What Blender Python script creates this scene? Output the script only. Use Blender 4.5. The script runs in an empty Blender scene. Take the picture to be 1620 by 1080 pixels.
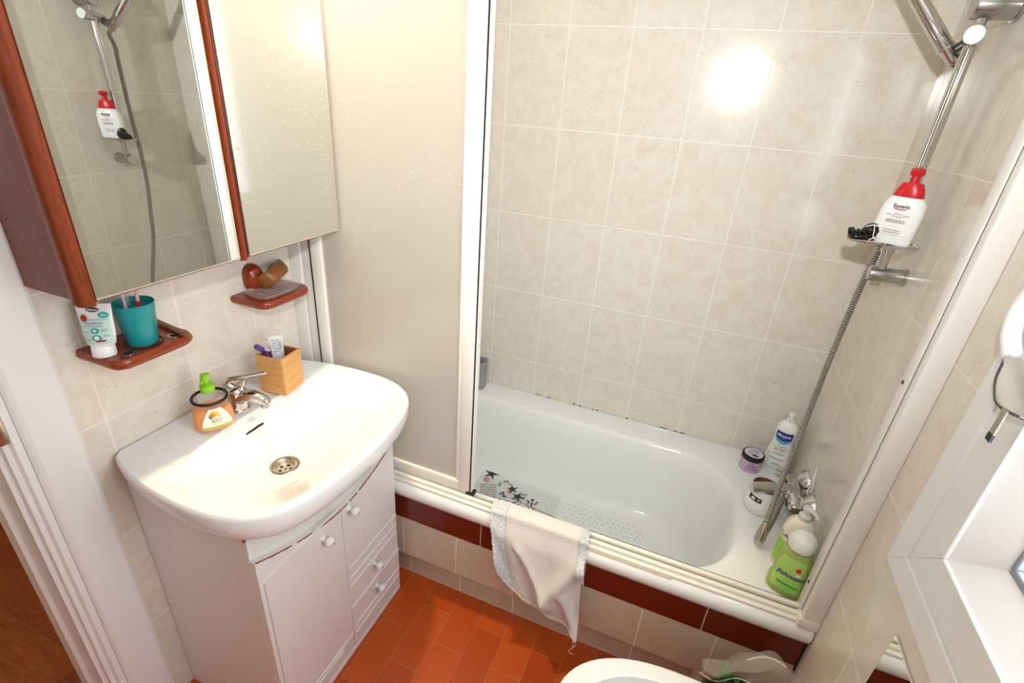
import bpy, bmesh, math, random
from mathutils import Vector, Matrix
random.seed(7)
PI = math.pi
SC = bpy.context.scene
COL = SC.collection

# ------------------------------------------------------------------ materials
def lin(c):
    return tuple(((v/12.92) if v <= .04045 else ((v+.055)/1.055)**2.4) for v in [x/255 for x in c])+(1.0,)

class N:
    """tiny node-graph helper"""
    def __init__(s, name):
        s.m = bpy.data.materials.new(name); s.m.use_nodes = True
        s.t = s.m.node_tree; s.t.nodes.clear()
        s.out = s.n('ShaderNodeOutputMaterial')
    def n(s, typ, **kw):
        x = s.t.nodes.new(typ)
        for k, v in kw.items():
            if k.startswith('_'): setattr(x, k[1:], v)
            else:
                key = k.replace('__', ' ')
                x.inputs[key].default_value = v
        return x
    def l(s, a, b): s.t.links.new(a, b)
    def val(s, sock, v):
        if hasattr(v, 'is_output'): s.l(v, sock)
        else: sock.default_value = v
    def math(s, op, a, b=None, c=None, clamp=False):
        x = s.n('ShaderNodeMath', _operation=op, _use_clamp=clamp)
        for i, v in enumerate((a, b, c)):
            if v is not None: s.val(x.inputs[i], v)
        return x.outputs[0]
    def mix(s, f, a, b):
        x = s.n('ShaderNodeMix', _data_type='RGBA')
        s.val(x.inputs[0], f); s.val(x.inputs[6], a); s.val(x.inputs[7], b)
        return x.outputs[2]
    def ramp(s, f, pts):
        x = s.n('ShaderNodeValToRGB'); s.l(f, x.inputs[0])
        e = x.color_ramp.elements
        while len(e) < len(pts): e.new(.5)
        for i, (p, c) in enumerate(pts):
            e[i].position = p; e[i].color = c if len(c) == 4 else c+(1,)
        return x.outputs[0]
    def noise(s, vec, scale, detail=3, rough=.5, dist=0):
        x = s.n('ShaderNodeTexNoise', Scale=scale, Detail=detail, Roughness=rough, Distortion=dist)
        if vec is not None: s.l(vec, x.inputs['Vector'])
        return x.outputs[0]
    def obj(s): return s.n('ShaderNodeTexCoord').outputs['Object']
    def pos(s): return s.n('ShaderNodeNewGeometry').outputs['Position']
    def scale(s, vec, v):
        x = s.n('ShaderNodeMapping'); s.l(vec, x.inputs[0]); x.inputs['Scale'].default_value = v
        return x.outputs[0]
    def bump(s, h, strength=.3, dist=.002):
        x = s.n('ShaderNodeBump', Strength=strength, Distance=dist); s.l(h, x.inputs['Height'])
        return x.outputs[0]
    def bsdf(s, base, rough=.4, metal=0, normal=None, **kw):
        x = s.n('ShaderNodeBsdfPrincipled')
        s.val(x.inputs['Base Color'], base); s.val(x.inputs['Roughness'], rough); s.val(x.inputs['Metallic'], metal)
        for k, v in kw.items(): s.val(x.inputs[k.replace('__', ' ')], v)
        if normal is not None: s.l(normal, x.inputs['Normal'])
        return x.outputs[0]
    def done(s, sh): s.l(sh, s.out.inputs[0]); return s.m

_cache = {}
def plain(name, rgb, rough=.4, metal=0, var=.06, nscale=30, **kw):
    """solid colour with a slight procedural variation"""
    if name in _cache: return _cache[name]
    g = N(name); c = lin(rgb)
    d = tuple(v*(1-var) for v in c[:3])+(1,)
    f = g.noise(g.obj(), nscale, 3)
    m = g.done(g.bsdf(g.mix(f, d, c), rough, metal, **kw))
    _cache[name] = m
    return m

def tile_mat(name, ax, u0, du, v0, dv, base=(227, 220, 207), dark=(212, 202, 184), grout=(238, 232, 220), rough=.14):
    g = N(name); p = g.pos()
    sp = g.n('ShaderNodeSeparateXYZ'); g.l(p, sp.inputs[0])
    u = g.math('SUBTRACT', sp.outputs[ax], u0-50*du); v = g.math('SUBTRACT', sp.outputs[2], v0-50*dv)
    cb = g.n('ShaderNodeCombineXYZ'); g.l(u, cb.inputs[0]); g.l(v, cb.inputs[1])
    b = g.n('ShaderNodeTexBrick', _offset=0.0, _offset_frequency=1, _squash=1.0)
    g.l(cb.outputs[0], b.inputs['Vector'])
    for k, val in (('Scale', 1), ('Mortar Size', .0016), ('Mortar Smooth', .15), ('Brick Width', du), ('Row Height', dv)): b.inputs[k].default_value = val
    b.inputs['Color1'].default_value = (0, 0, 0, 1); b.inputs['Color2'].default_value = (1, 1, 1, 1); b.inputs['Mortar'].default_value = (.5, .5, .5, 1)
    n1 = g.noise(p, 22, 5, .62, .8)
    col = g.mix(g.math('MULTIPLY', g.ramp(n1, [(.38, (0, 0, 0)), (.66, (1, 1, 1))]), .55), lin(base), lin(dark))
    n2 = g.noise(g.scale(p, (1, 1, 1.5)), 62, 4, .6, 2.6)
    vein = g.ramp(n2, [(.335, (1, 1, 1)), (.385, (0, 0, 0))])
    gate = g.ramp(g.noise(p, 17, 2), [(.45, (0, 0, 0)), (.62, (1, 1, 1))])
    col = g.mix(g.math('MULTIPLY', g.math('MULTIPLY', vein, gate), .5), col, lin((128, 98, 70)))
    tint = g.mix(g.math('MULTIPLY', b.outputs['Color'], .06), col, lin((190, 170, 140)))
    col = g.mix(b.outputs['Fac'], tint, lin(grout))
    rg = g.math('ADD', g.math('MULTIPLY', b.outputs['Fac'], .5), rough)
    h = g.math('SUBTRACT', g.math('MULTIPLY', g.noise(p, 7, 1), .25), b.outputs['Fac'])
    return g.done(g.bsdf(col, rg, 0, g.bump(h, .35, .0012)))

def terracotta():
    g = N('terracotta'); p = g.pos()
    sp = g.n('ShaderNodeSeparateXYZ'); g.l(p, sp.inputs[0])
    u = g.math('SUBTRACT', sp.outputs[1], -.754-20*.208); v = g.math('SUBTRACT', sp.outputs[0], .582-20*.0985)
    cb = g.n('ShaderNodeCombineXYZ'); g.l(u, cb.inputs[0]); g.l(v, cb.inputs[1])
    b = g.n('ShaderNodeTexBrick', _offset=.5, _offset_frequency=2, _squash=1.0)
    g.l(cb.outputs[0], b.inputs['Vector'])
    for k, val in (('Scale', 1), ('Mortar Size', .0010), ('Mortar Smooth', .2), ('Brick Width', .208), ('Row Height', .0985)): b.inputs[k].default_value = val
    b.inputs['Color1'].default_value = lin((204, 90, 24)); b.inputs['Color2'].default_value = lin((178, 70, 16)); b.inputs['Mortar'].default_value = lin((170, 132, 92))
    n = g.noise(p, 14, 4)
    col = g.mix(g.math('MULTIPLY', n, .35), b.outputs['Color'], lin((142, 54, 24)))
    h = g.math('SUBTRACT', g.math('MULTIPLY', g.noise(p, 40, 2), .15), b.outputs['Fac'])
    return g.done(g.bsdf(col, .32, 0, g.bump(h, .4, .0015)))

def wood(name, c1, c2, axis=2, scale=1.0, rough=.3):
    g = N(name); v = g.pos()
    s = [22*scale]*3; s[axis] = 2.0*scale
    n = g.noise(g.scale(v, tuple(s)), 3, 5, .6, 1.2)
    col = g.mix(g.ramp(n, [(.3, (0, 0, 0)), (.7, (1, 1, 1))]), lin(c1), lin(c2))
    return g.done(g.bsdf(col, rough, 0, g.bump(n, .08, .001)))

def planks():
    g = N('hall_planks'); p = g.pos()
    rot = g.n('ShaderNodeMapping'); g.l(p, rot.inputs[0]); rot.inputs['Rotation'].default_value = (0, 0, 0)
    b = g.n('ShaderNodeTexBrick', _offset=.37, _offset_frequency=2, _squash=1.0); g.l(rot.outputs[0], b.inputs['Vector'])
    for k, val in (('Scale', 1), ('Mortar Size', .0008), ('Mortar Smooth', .1), ('Brick Width', .9), ('Row Height', .19)): b.inputs[k].default_value = val
    b.inputs['Color1'].default_value = lin((160, 82, 28)); b.inputs['Color2'].default_value = lin((132, 62, 18)); b.inputs['Mortar'].default_value = lin((70, 32, 14))
    n = g.noise(g.scale(p, (3, 26, 1)), 3, 5, .6, 1.5)
    col = g.mix(g.ramp(n, [(.35, (0, 0, 0)), (.75, (1, 1, 1))]), b.outputs['Color'], lin((104, 48, 18)))
    return g.done(g.bsdf(col, .35))

def ceramic(name='white_ceramic', rgb=(234, 234, 232), rough=.09): return plain(name, rgb, rough, var=.02, nscale=4)

def frosted():
    g = N('frosted_acrylic'); p = g.pos()
    vo = g.n('ShaderNodeTexVoronoi', Scale=58.0); g.l(p, vo.inputs['Vector'])
    dots = g.ramp(vo.outputs[0], [(.0, (1, 1, 1)), (.20, (0, 0, 0))])
    keep = g.ramp(g.noise(p, 6, 2), [(.42, (0, 0, 0)), (.6, (1, 1, 1))])
    h = g.math('ADD', g.math('MULTIPLY', dots, keep), g.math('MULTIPLY', g.noise(p, 260, 2), .10))
    nm = g.bump(h, .45, .0018)
    dk = g.math('MULTIPLY', dots, keep)
    cn = g.bump(dk, .8, .0025)
    a = g.bsdf(g.mix(g.math('MULTIPLY', dk, .9), lin((234, 228, 220)), lin((255, 255, 255))), .28, 0, nm, Transmission__Weight=.62, IOR=1.2, Coat__Weight=1.0, Coat__Roughness=.07, Coat__IOR=1.5, Coat__Normal=cn)
    tr = g.n('ShaderNodeBsdfTranslucent'); tr.inputs[0].default_value = lin((236, 228, 216))
    mx = g.n('ShaderNodeMixShader'); mx.inputs[0].default_value = .2; g.l(a, mx.inputs[1]); g.l(tr.outputs[0], mx.inputs[2])
    return g.done(mx.outputs[0])

def clearplastic(name, rgb, rough=.08, alpha=.3, trans=0.0):
    g = N(name)
    f = g.noise(g.obj(), 18, 2)
    s = g.bsdf(lin(rgb), rough, 0, g.bump(f, .25, .004), Alpha=alpha, Transmission__Weight=trans)
    return g.done(s)

def liquid(name, rgb, rough=.05, trans=.35):
    g = N(name)
    f = g.noise(g.obj(), 12, 2)
    c = lin(rgb); d = tuple(v*.85 for v in c[:3])+(1,)
    return g.done(g.bsdf(g.mix(f, c, d), rough, 0, None, Transmission__Weight=trans, IOR=1.1))

def terry(name, rgb, scale=420, strength=.9, rgb2=None):
    g = N(name); p = g.obj()
    vo = g.n('ShaderNodeTexVoronoi', Scale=scale); g.l(p, vo.inputs['Vector'])
    c = lin(rgb); d = lin(rgb2) if rgb2 else tuple(v*.72 for v in c[:3])+(1,)
    col = g.mix(g.ramp(vo.outputs[0], [(.2, (0, 0, 0)), (.75, (1, 1, 1))]), c, d)
    return g.done(g.bsdf(col, .95, 0, g.bump(vo.outputs[0], strength, .004), Specular__IOR__Level=.1))

def woven(name, rgb):
    g = N(name); p = g.obj()
    w = g.n('ShaderNodeTexWave', Scale=70.0, Distortion=3.0, Detail=2.0); g.l(p, w.inputs[0]); w.inputs['Detail Scale'].default_value = 3
    c = lin(rgb); d = tuple(v*.88 for v in c[:3])+(1,)
    col = g.mix(w.outputs['Fac'], d, c)
    return g.done(g.bsdf(col, .95, 0, g.bump(g.math('ADD', w.outputs['Fac'], g.noise(p, 150, 2)), .35, .002), Specular__IOR__Level=.1))

def hose_mat():
    g = N('ribbed_steel')
    uv = g.n('ShaderNodeTexCoord').outputs['UV']
    sp = g.n('ShaderNodeSeparateXYZ'); g.l(uv, sp.inputs[0])
    w = g.math('SINE', g.math('MULTIPLY', sp.outputs[1], 2*PI/.0058))
    w = g.math('ADD', g.math('MULTIPLY', w, .5), .5)
    col = g.mix(w, lin((84, 78, 70)), lin((228, 224, 216)))
    return g.done(g.bsdf(col, .28, .9, g.bump(w, .9, .003)))

def mirror_mat():
    g = N('mirror_glass'); n = g.noise(g.obj(), 3, 2)
    return g.done(g.bsdf(g.mix(n, lin((234, 238, 235)), lin((228, 232, 229))), .012, 1.0))

M = {}
M['tile_back'] = tile_mat('tiles_back', 0, .370, .1999, 1.8032, .2984)
M['tile_left'] = tile_mat('tiles_left', 1, -.830, .2045, 1.8032, .2984, base=(228, 220, 208), dark=(212, 201, 186))
M['tile_right'] = tile_mat('tiles_right', 1, -.4644, .2045, 1.8032, .2984)
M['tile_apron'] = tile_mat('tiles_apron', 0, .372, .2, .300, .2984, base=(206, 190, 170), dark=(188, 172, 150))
M['floor'] = terracotta()
M['planks'] = planks()
M['paint'] = plain('white_lacquer', (232, 229, 226), .3, var=.03, nscale=6)
M['ceil'] = plain('white_plaster', (240, 238, 234), .8, var=.03)
M['hallwall'] = plain('hall_paint', (200, 180, 150), .8, var=.05)
M['pvc'] = plain('white_pvc', (236, 236, 234), .28, var=.02, nscale=5)
M['alu'] = plain('white_aluminium', (238, 234, 226), .3, var=.04, nscale=8)
M['alu_old'] = plain('yellowed_aluminium', (240, 235, 222), .3, var=.06, nscale=20)
M['stain'] = plain('yellow_sealant', (236, 216, 170), .6, var=.35, nscale=26)
M['black'] = plain('black_rubber', (16, 15, 15), .5)
M['chrome'] = plain('chrome', (206, 204, 200), .07, 1.0, var=.03)
M['steel'] = plain('brushed_steel', (196, 190, 178), .22, 1.0, var=.08)
M['cer'] = ceramic()
M['tub'] = ceramic('tub_enamel', (238, 240, 236), .1)
M['mahog'] = wood('mahogany', (140, 58, 20), (92, 34, 13), 2, 1.6, .28)
M['mahog_h'] = wood('mahogany_shelf', (156, 62, 20), (112, 40, 14), 1, 1.6, .25)
M['side'] = wood('mahogany_side', (122, 60, 42), (104, 46, 32), 2, 1.2, .38)
M['bamboo'] = wood('bamboo', (214, 164, 98), (192, 138, 74), 1, 1.4, .4)
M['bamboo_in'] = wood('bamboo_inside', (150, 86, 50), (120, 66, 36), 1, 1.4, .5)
M['mirror'] = mirror_mat()
M['bevel'] = plain('mirror_edge', (222, 218, 200), .15, .6)
M['frost'] = frosted()
M['red'] = plain('oxblood_tile', (112, 34, 16), .16, var=.2, nscale=10)
M['grout'] = plain('light_grout', (206, 190, 166), .8)
M['hose'] = hose_mat()
M['white'] = plain('white_plastic', (242, 242, 240), .25, var=.02)
M['redp'] = plain('red_plastic', (208, 22, 32), .3, var=.05)
M['teal'] = plain('teal_plastic', (24, 146, 150), .3, var=.06)
M['green'] = plain('lime_plastic', (134, 200, 28), .3)
M['navy'] = plain('navy_ink', (18, 36, 130), .4)
M['ink'] = plain('dark_ink', (44, 42, 46), .5)
M['greyink'] = plain('grey_ink', (120, 118, 116), .5)
M['redink'] = plain('red_ink', (176, 24, 48), .5)
M['sky'] = plain('light_blue_ink', (88, 178, 216), .5)
M['tealink'] = plain('teal_ink', (58, 172, 158), .5)
M['mint'] = plain('mint_print', (196, 226, 216), .4)
M['pink'] = plain('pink_ink', (214, 132, 140), .6)
M['sage'] = plain('sage_ink', (150, 178, 164), .6)
M['greenlab'] = plain('green_label', (146, 206, 50), .35)
M['lab'] = plain('cream_label', (246, 242, 224), .4)

# ------------------------------------------------------------------ mesh helpers
def link(o, parent=None):
    COL.objects.link(o)
    if parent is not None:
        o.parent = parent
    return o

def obj(name, bm, m, parent=None, smooth=True, world=True):
    """one mesh object; vertices are given in world space unless world=False (then local to parent)"""
    bmesh.ops.recalc_face_normals(bm, faces=bm.faces)
    me = bpy.data.meshes.new(name); bm.to_mesh(me); bm.free()
    ms = m if isinstance(m, (list, tuple)) else [m]
    for x in ms: me.materials.append(x)
    if smooth:
        me.polygons.foreach_set('use_smooth', [True]*len(me.polygons))
        try: me.set_sharp_from_angle(angle=math.radians(38))
        except Exception: pass
    o = bpy.data.objects.new(name, me); link(o, parent)
    if parent is not None and world:
        bm_w = world_matrix(parent)
        o.matrix_parent_inverse = bm_w.inverted()
    me.update()
    return o

def world_matrix(o):
    m = o.matrix_basis.copy()
    if o.parent: m = world_matrix(o.parent) @ o.matrix_parent_inverse @ m
    return m

def tag(o, label, cat, group=None):
    o['label'] = label; o['category'] = cat
    if group: o['group'] = group
    return o

def thing(name, loc, label, cat, rz=0, group=None, rx=0, ry=0):
    o = bpy.data.objects.new(name, None); o.empty_display_size = .03
    o.location = loc; o.rotation_euler = (rx, ry, rz); COL.objects.link(o)
    return tag(o, label, cat, group)

def struct(o): o['kind'] = 'structure'; return o
def plab(o, label): o['label'] = label; return o

def box(bm, x0, x1, y0, y1, z0, z1, r=0, seg=2, mi=0):
    mat = Matrix.Translation(((x0+x1)/2, (y0+y1)/2, (z0+z1)/2)) @ Matrix.Diagonal((abs(x1-x0), abs(y1-y0), abs(z1-z0), 1))
    g = bmesh.ops.create_cube(bm, size=1, matrix=mat)
    fs = set(f for v in g['verts'] for f in v.link_faces)
    for f in fs: f.material_index = mi
    if r > 0:
        es = list(set(e for v in g['verts'] for e in v.link_edges))
        bmesh.ops.bevel(bm, geom=es, offset=r, segments=seg, profile=.5, affect='EDGES')
    return bm

def B(*a, **k): return box(bmesh.new(), *a, **k)

def prism(bm, pts, axis, a, b, mi=0):
    """extrude a 2-D outline along an axis; pts are the two other coordinates in xyz order"""
    def P(p, t):
        if axis == 0: return (t, p[0], p[1])
        if axis == 1: return (p[0], t, p[1])
        return (p[0], p[1], t)
    A = [bm.verts.new(P(p, a)) for p in pts]; Bv = [bm.verts.new(P(p, b)) for p in pts]
    n = len(pts); fs = [bm.faces.new(A[::-1]), bm.faces.new(Bv)]
    for i in range(n): fs.append(bm.faces.new((A[i], A[(i+1) % n], Bv[(i+1) % n], Bv[i])))
    for f in fs: f.material_index = mi
    return bm

def rings(bm, rs, close=True, cap0=True, cap1=True, mi=0):
    """skin a list of vertex rings (lists of points)"""
    V = [[bm.verts.new(p) for p in r] for r in rs]
    n = len(V[0])
    for a, b in zip(V, V[1:]):
        for i in range(n if close else n-1):
            j = (i+1) % n
            f = bm.faces.new((a[i], a[j], b[j], b[i])); f.material_index = mi
    if cap0: bm.faces.new(V[0][::-1]).material_index = mi
    if cap1: bm.faces.new(V[-1]).material_index = mi
    return V

def lathe(bm, prof, c=(0, 0, 0), ax=(0, 0, 1), n=32, mi=0, cap0=True, cap1=True):
    """prof: (radius, height along axis)"""
    q = Vector((0, 0, 1)).rotation_difference(Vector(ax).normalized())
    rs = []
    for r, h in prof:
        rs.append([Vector(c)+q @ Vector((max(r, 1e-5)*math.cos(2*PI*i/n), max(r, 1e-5)*math.sin(2*PI*i/n), h)) for i in range(n)])
    return rings(bm, rs, True, cap0, cap1, mi)

def catmull(pts, n=8, closed=False):
    P = [Vector(p) for p in pts]; out = []; L = len(P)
    rng = L if closed else L-1
    for i in range(rng):
        p0 = P[(i-1) % L] if closed or i > 0 else P[0]*2-P[1]
        p1 = P[i]; p2 = P[(i+1) % L]
        p3 = P[(i+2) % L] if closed or i+2 < L else P[-1]*2-P[-2]
        for k in range(n):
            t = k/n
            out.append(.5*((2*p1)+(p2-p0)*t+(2*p0-5*p1+4*p2-p3)*t*t+(3*p1-p0-3*p2+p3)*t**3))
    if not closed: out.append(P[-1])
    return out

def tube(bm, pts, r, n=12, mi=0, caps=True, uv=False):
    """tube along a polyline; r a number or list"""
    P = [Vector(p) for p in pts]; L = len(P)
    rr = r if isinstance(r, (list, tuple)) else [r]*L
    T = []
    for i in range(L):
        d = (P[min(i+1, L-1)]-P[max(i-1, 0)]); T.append(d.normalized())
    u = Vector((0, 0, 1)) if abs(T[0].z) < .9 else Vector((1, 0, 0))
    u = (u-T[0]*u.dot(T[0])).normalized()
    rs = []
    for i in range(L):
        u = (u-T[i]*u.dot(T[i])).normalized(); v = T[i].cross(u)
        rs.append([P[i]+(u*math.cos(2*PI*k/n)+v*math.sin(2*PI*k/n))*rr[i] for k in range(n)])
    V = rings(bm, rs, True, caps, caps, mi)
    if uv:
        ul = bm.loops.layers.uv.verify()
        dist = [0]
        for i in range(1, L): dist.append(dist[-1]+(P[i]-P[i-1]).length)
        idx = {}
        for i, r_ in enumerate(V):
            for k, v in enumerate(r_): idx[v] = (k/n, dist[i])
        for f in bm.faces:
            for lp in f.loops: lp[ul].uv = idx.get(lp.vert, (0, 0))
    return bm

def ell(rx, ry, z, n=40, p=2.0, cx=0, cy=0):
    out = []
    for i in range(n):
        a = 2*PI*i/n; c, s = math.cos(a), math.sin(a)
        out.append(Vector((cx+rx*math.copysign(abs(c)**(2/p), c), cy+ry*math.copysign(abs(s)**(2/p), s), z)))
    return out

class Bottle:
    """profile of superellipse sections; front faces local -y; surf() maps flat label coordinates on the front"""
    def __init__(s, prof): s.prof = prof      # (z, rx, ry, p, cx)
    def at(s, z):
        P = s.prof
        if z <= P[0][0]: return P[0][1:]
        for a, b in zip(P, P[1:]):
            if a[0] <= z <= b[0]:
                t = (z-a[0])/max(1e-9, b[0]-a[0]); return tuple(x+(y-x)*t for x, y in zip(a[1:], b[1:]))
        return P[-1][1:]
    def body(s, bm, n=48, z0=None, z1=None, k=1.0, mi=0):
        zs = [q[0] for q in s.prof]
        if z0 is not None: zs = sorted(set([z0]+[z for z in zs if z0 < z < (z1 if z1 else 9)]+([z1] if z1 else [])))
        rs = []
        for z in zs:
            rx, ry, p, cx = s.at(z); rs.append(ell(rx*k, ry*k, z, n, p, cx))
        return rings(bm, rs, mi=mi)
    def surf(s, u, z, off=.0006):
        rx, ry, p, cx = s.at(z)
        t = min(.985, abs((u-cx)/rx))
        return Vector((u, -(ry+off)*(1-t**p)**(1/p)-off*.6, z))

def text_pts(txt, size, shear=0, bold=0, spacing=1.0):
    """outline triangles of a text, centred at 0"""
    cu = bpy.data.curves.new('t', 'FONT'); cu.body = txt; cu.size = size; cu.align_x = 'CENTER'; cu.align_y = 'CENTER'
    cu.shear = shear; cu.offset = bold; cu.resolution_u = 3; cu.space_character = spacing
    o = bpy.data.objects.new('t', cu); COL.objects.link(o)
    dg = bpy.context.evaluated_depsgraph_get(); dg.update()
    me = bpy.data.meshes.new_from_object(o.evaluated_get(dg))
    vs = [tuple(v.co[:2]) for v in me.vertices]; fs = [tuple(p.vertices) for p in me.polygons]
    bpy.data.objects.remove(o); bpy.data.curves.remove(cu); bpy.data.meshes.remove(me)
    return vs, fs

def add_flat(bm, vs, fs, fn, mi=0):
    V = [bm.verts.new(fn(*p)) for p in vs]
    for f in fs:
        try: bm.faces.new([V[i] for i in f]).material_index = mi
        except ValueError: pass

def patch(bm, u0, u1, v0, v1, fn, nu=14, nv=6, mi=0, mask=None):
    vs = []; fs = []
    for j in range(nv+1):
        for i in range(nu+1): vs.append((u0+(u1-u0)*i/nu, v0+(v1-v0)*j/nv))
    if mask: vs = [mask(*p) for p in vs]
    for j in range(nv):
        for i in range(nu):
            a = j*(nu+1)+i; fs.append((a, a+1, a+nu+2, a+nu+1))
    add_flat(bm, vs, fs, fn, mi)

def disc(bm, u, v, ru, rv, fn, n=20, mi=0):
    vs = [(u, v)]+[(u+ru*math.cos(2*PI*i/n), v+rv*math.sin(2*PI*i/n)) for i in range(n)]
    add_flat(bm, vs, [(0, 1+i, 1+(i+1) % n) for i in range(n)], fn, mi)

def txt(bm, s, u, v, size, fn, mi=0, rot=0, **kw):
    vs, fs = text_pts(s, size, **kw)
    c, si = math.cos(rot), math.sin(rot)
    add_flat(bm, [(u+x*c-y*si, v+x*si+y*c) for x, y in vs], fs, fn, mi)

def scribble(bm, u, v, w, h, fn, rows=3, mi=0, seed=1):
    """rows of tiny unreadable print, as dashes"""
    rd = random.Random(seed)
    for r in range(rows):
        x = u-w/2*rd.uniform(.75, 1); e = -(x-u)+u; y = v-r*h*1.9
        while x < e:
            L = rd.uniform(.0015, .005)
            patch(bm, x, min(e, x+L), y-h/2, y+h/2, fn, 1, 1, mi); x += L+.0011

# ------------------------------------------------------------------ room shell
XR = 1.568; ZC = 2.45; YF = -2.35
def wall(name, bm, m): return struct(obj(name, bm, m, smooth=False))
wall('floor', B(0, XR, YF, 0, -.08, 0), M['floor'])
wall('wall_back', B(-.1, XR+.1, 0, .1, -.08, ZC), M['tile_back'])
DJ = -1.405                                       # door opening starts here on the left wall
bm = B(-.1, 0, DJ+.015, 0, -.08, ZC); box(bm, -.1, 0, DJ-.85, DJ+.015, 2.05, ZC); box(bm, -.1, 0, YF, DJ-.85, -.08, ZC)
wall('wall_left', bm, M['tile_left'])
WY1, WY0, WZ0, WZ1 = -.900, -1.80, .905, 2.06      # window hole
bm = B(XR, XR+.22, WY1, 0, -.08, ZC); box(bm, XR, XR+.22, YF, WY0, -.08, ZC)
box(bm, XR, XR+.22, WY0, WY1, -.08, WZ0); box(bm, XR, XR+.22, WY0, WY1, WZ1, ZC)
wall('wall_right', bm, M['tile_right'])
wall('wall_front', B(-.1, XR+.1, YF-.1, YF, -.08, ZC), M['ceil'])
wall('ceiling', B(-.1, XR+.22, YF-.1, .1, ZC, ZC+.1), M['ceil'])
# the hall beyond the door
wall('floor_hall', B(-2.2, 0, -3.0, 0.2, -.09, -.004), M['planks'])
wall('wall_hall', B(-2.3, -2.2, -3.0, .2, -.09, ZC), M['hallwall'])
bm = B(-2.2, -.1, .2, .3, -.09, ZC); box(bm, -2.2, -.1, -3.1, -3.0, -.09, ZC)
wall('wall_hall_end', bm, M['hallwall'])
wall('ceiling_hall', B(-2.3, -.1, -3.1, .3, ZC, ZC+.1), M['ceil'])

# white door casing and jamb at the left
t = struct(thing('door_1', (0, DJ, 0), 'white lacquered door casing at the left edge of the tiled wall', 'door frame'))
bm = bmesh.new()
prism(bm, [(.0005, -1.293), (.012, -1.293), (.015, -1.300), (.015, -1.368), (.011, -1.375), (.006, -1.379), (.0005, -1.380)], 2, 0, 2.13)
obj('casing', bm, M['paint'], t, smooth=False)
bm = bmesh.new()
prism(bm, [(.004, -1.380), (.004, -1.392), (-.004, -1.396), (-.006, -1.404), (-.020, -1.404), (-.024, -1.412), (-.075, -1.412), (-.078, -1.420), (-.112, -1.420), (-.112, -1.380)], 2, 0, 2.12)
obj('jamb', bm, M['paint'], t, smooth=False)
bm = B(-.022, .0055, -1.4085, -1.3935, .955, 1.10, .0015)
plab(obj('strike_plate', bm, M['steel'], t), 'brushed metal strike plate')

# ------------------------------------------------------------------ bathtub apron (tiled skirt)
t = struct(thing('wall_apron', (.9, -.69, 0), 'tiled front skirt under the bathtub with an oxblood tile strip', 'tiled skirt'))
obj('tile_panel', B(.0, XR, -.700, -.670, .135, .302), M['tile_apron'], t, smooth=False)
obj('kick_panel', B(.0, XR, -.660, -.645, 0, .135), M['tile_apron'], t, smooth=False)
bm = bmesh.new()
for a, b in ((.0, .3215), (.3235, .656), (.658, .9905), (.9925, 1.327), (1.329, XR)): box(bm, a, b, -.702, -.672, .3035, .403, .0012, 1)
plab(obj('red_tile_strip', bm, M['red'], t, smooth=False), 'dark oxblood glazed tiles')
obj('grout_line', B(0, XR, -.7012, -.672, .3000, .4035), M['grout'], t, smooth=False)
obj('corner_gap', B(1.5635, XR-.0003, -.7040, -.700, .29, .40), M['black'], t, smooth=False)

# ------------------------------------------------------------------ bathtub
ZR = .460
t = thing('bathtub', (.85, -.36, 0), 'white enamelled bathtub along the back wall behind the sliding screen', 'bathtub')
def rrect(x0, x1, y0, y1, rl, rr, z, n=14):
    """rounded rectangle, bigger radius rl at x0 end and rr at x1 end"""
    out = []
    def arc(cx, cy, rx, ry, a0, a1):
        for i in range(n): 
            a = a0+(a1-a0)*i/(n-1); out.append(Vector((cx+rx*math.cos(a), cy+ry*math.sin(a), z)))
    arc(x1-rr, y1-rr, rr, rr, PI/2, 0); arc(x1-rr, y0+rr, rr, rr, 0, -PI/2)
    arc(x0+rl, y0+rl, rl, rl, -PI/2, -PI); arc(x0+rl, y1-rl, rl, rl, PI, PI/2)
    return out
bm = bmesh.new()
rs = [rrect(.012, XR-.004, -.701, -.003, .006, .006, .400)]
rs += [rrect(.006, XR-.002, -.716, -.002, .008, .008, .412), rrect(.004, XR-.001, -.7215, -.001, .008, .008, .428),
       rrect(.004, XR-.001, -.7215, -.001, .008, .008, .440), rrect(.005, XR-.001, -.717, -.001, .008, .008, .452), rrect(.006, XR-.002, -.708, -.002, .008, .008, ZR)]
rs += [rrect(.10, 1.392, -.664, -.105, .12, .20, ZR-.001), rrect(.105, 1.386, -.659, -.112, .12, .20, ZR-.005), rrect(.112, 1.379, -.653, -.120, .12, .20, ZR-.016),
       rrect(.135, 1.368, -.645, -.131, .13, .205, ZR-.07), rrect(.19, 1.348, -.628, -.148, .14, .205, ZR-.17), rrect(.25, 1.325, -.607, -.170, .15, .20, ZR-.255),
       rrect(.29, 1.305, -.588, -.188, .15, .19, ZR-.285), rrect(.33, 1.28, -.56, -.213, .14, .17, ZR-.298), rrect(.38, 1.23, -.51, -.26, .12, .13, ZR-.302)]
rings(bm, rs, cap0=False, cap1=True)
obj('shell', bm, M['tub'], t)
bm = bmesh.new()
rd = random.Random(3)
for k in range(150):
    u = .745+(k % 19)*.0212+rd.uniform(-.005, .005)+(k//19 % 2)*.010; v = -.405+(k//19)*.0225+rd.uniform(-.004, .004)
    q = catmull([(u+.0032*math.cos(a)*1.5, v+.0036*math.sin(a), 0) for a in [i*2*PI/6 for i in range(6)]], 2, True)
    w = [bm.verts.new((p.x, p.y, ZR-.3006)) for p in q]; bm.faces.new(w)
plab(obj('anti_slip_dot', bm, plain('grey_grip', (212, 214, 208), .6), t, smooth=False), 'grey anti-slip speckles on the tub floor')['kind'] = 'stuff'
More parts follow.
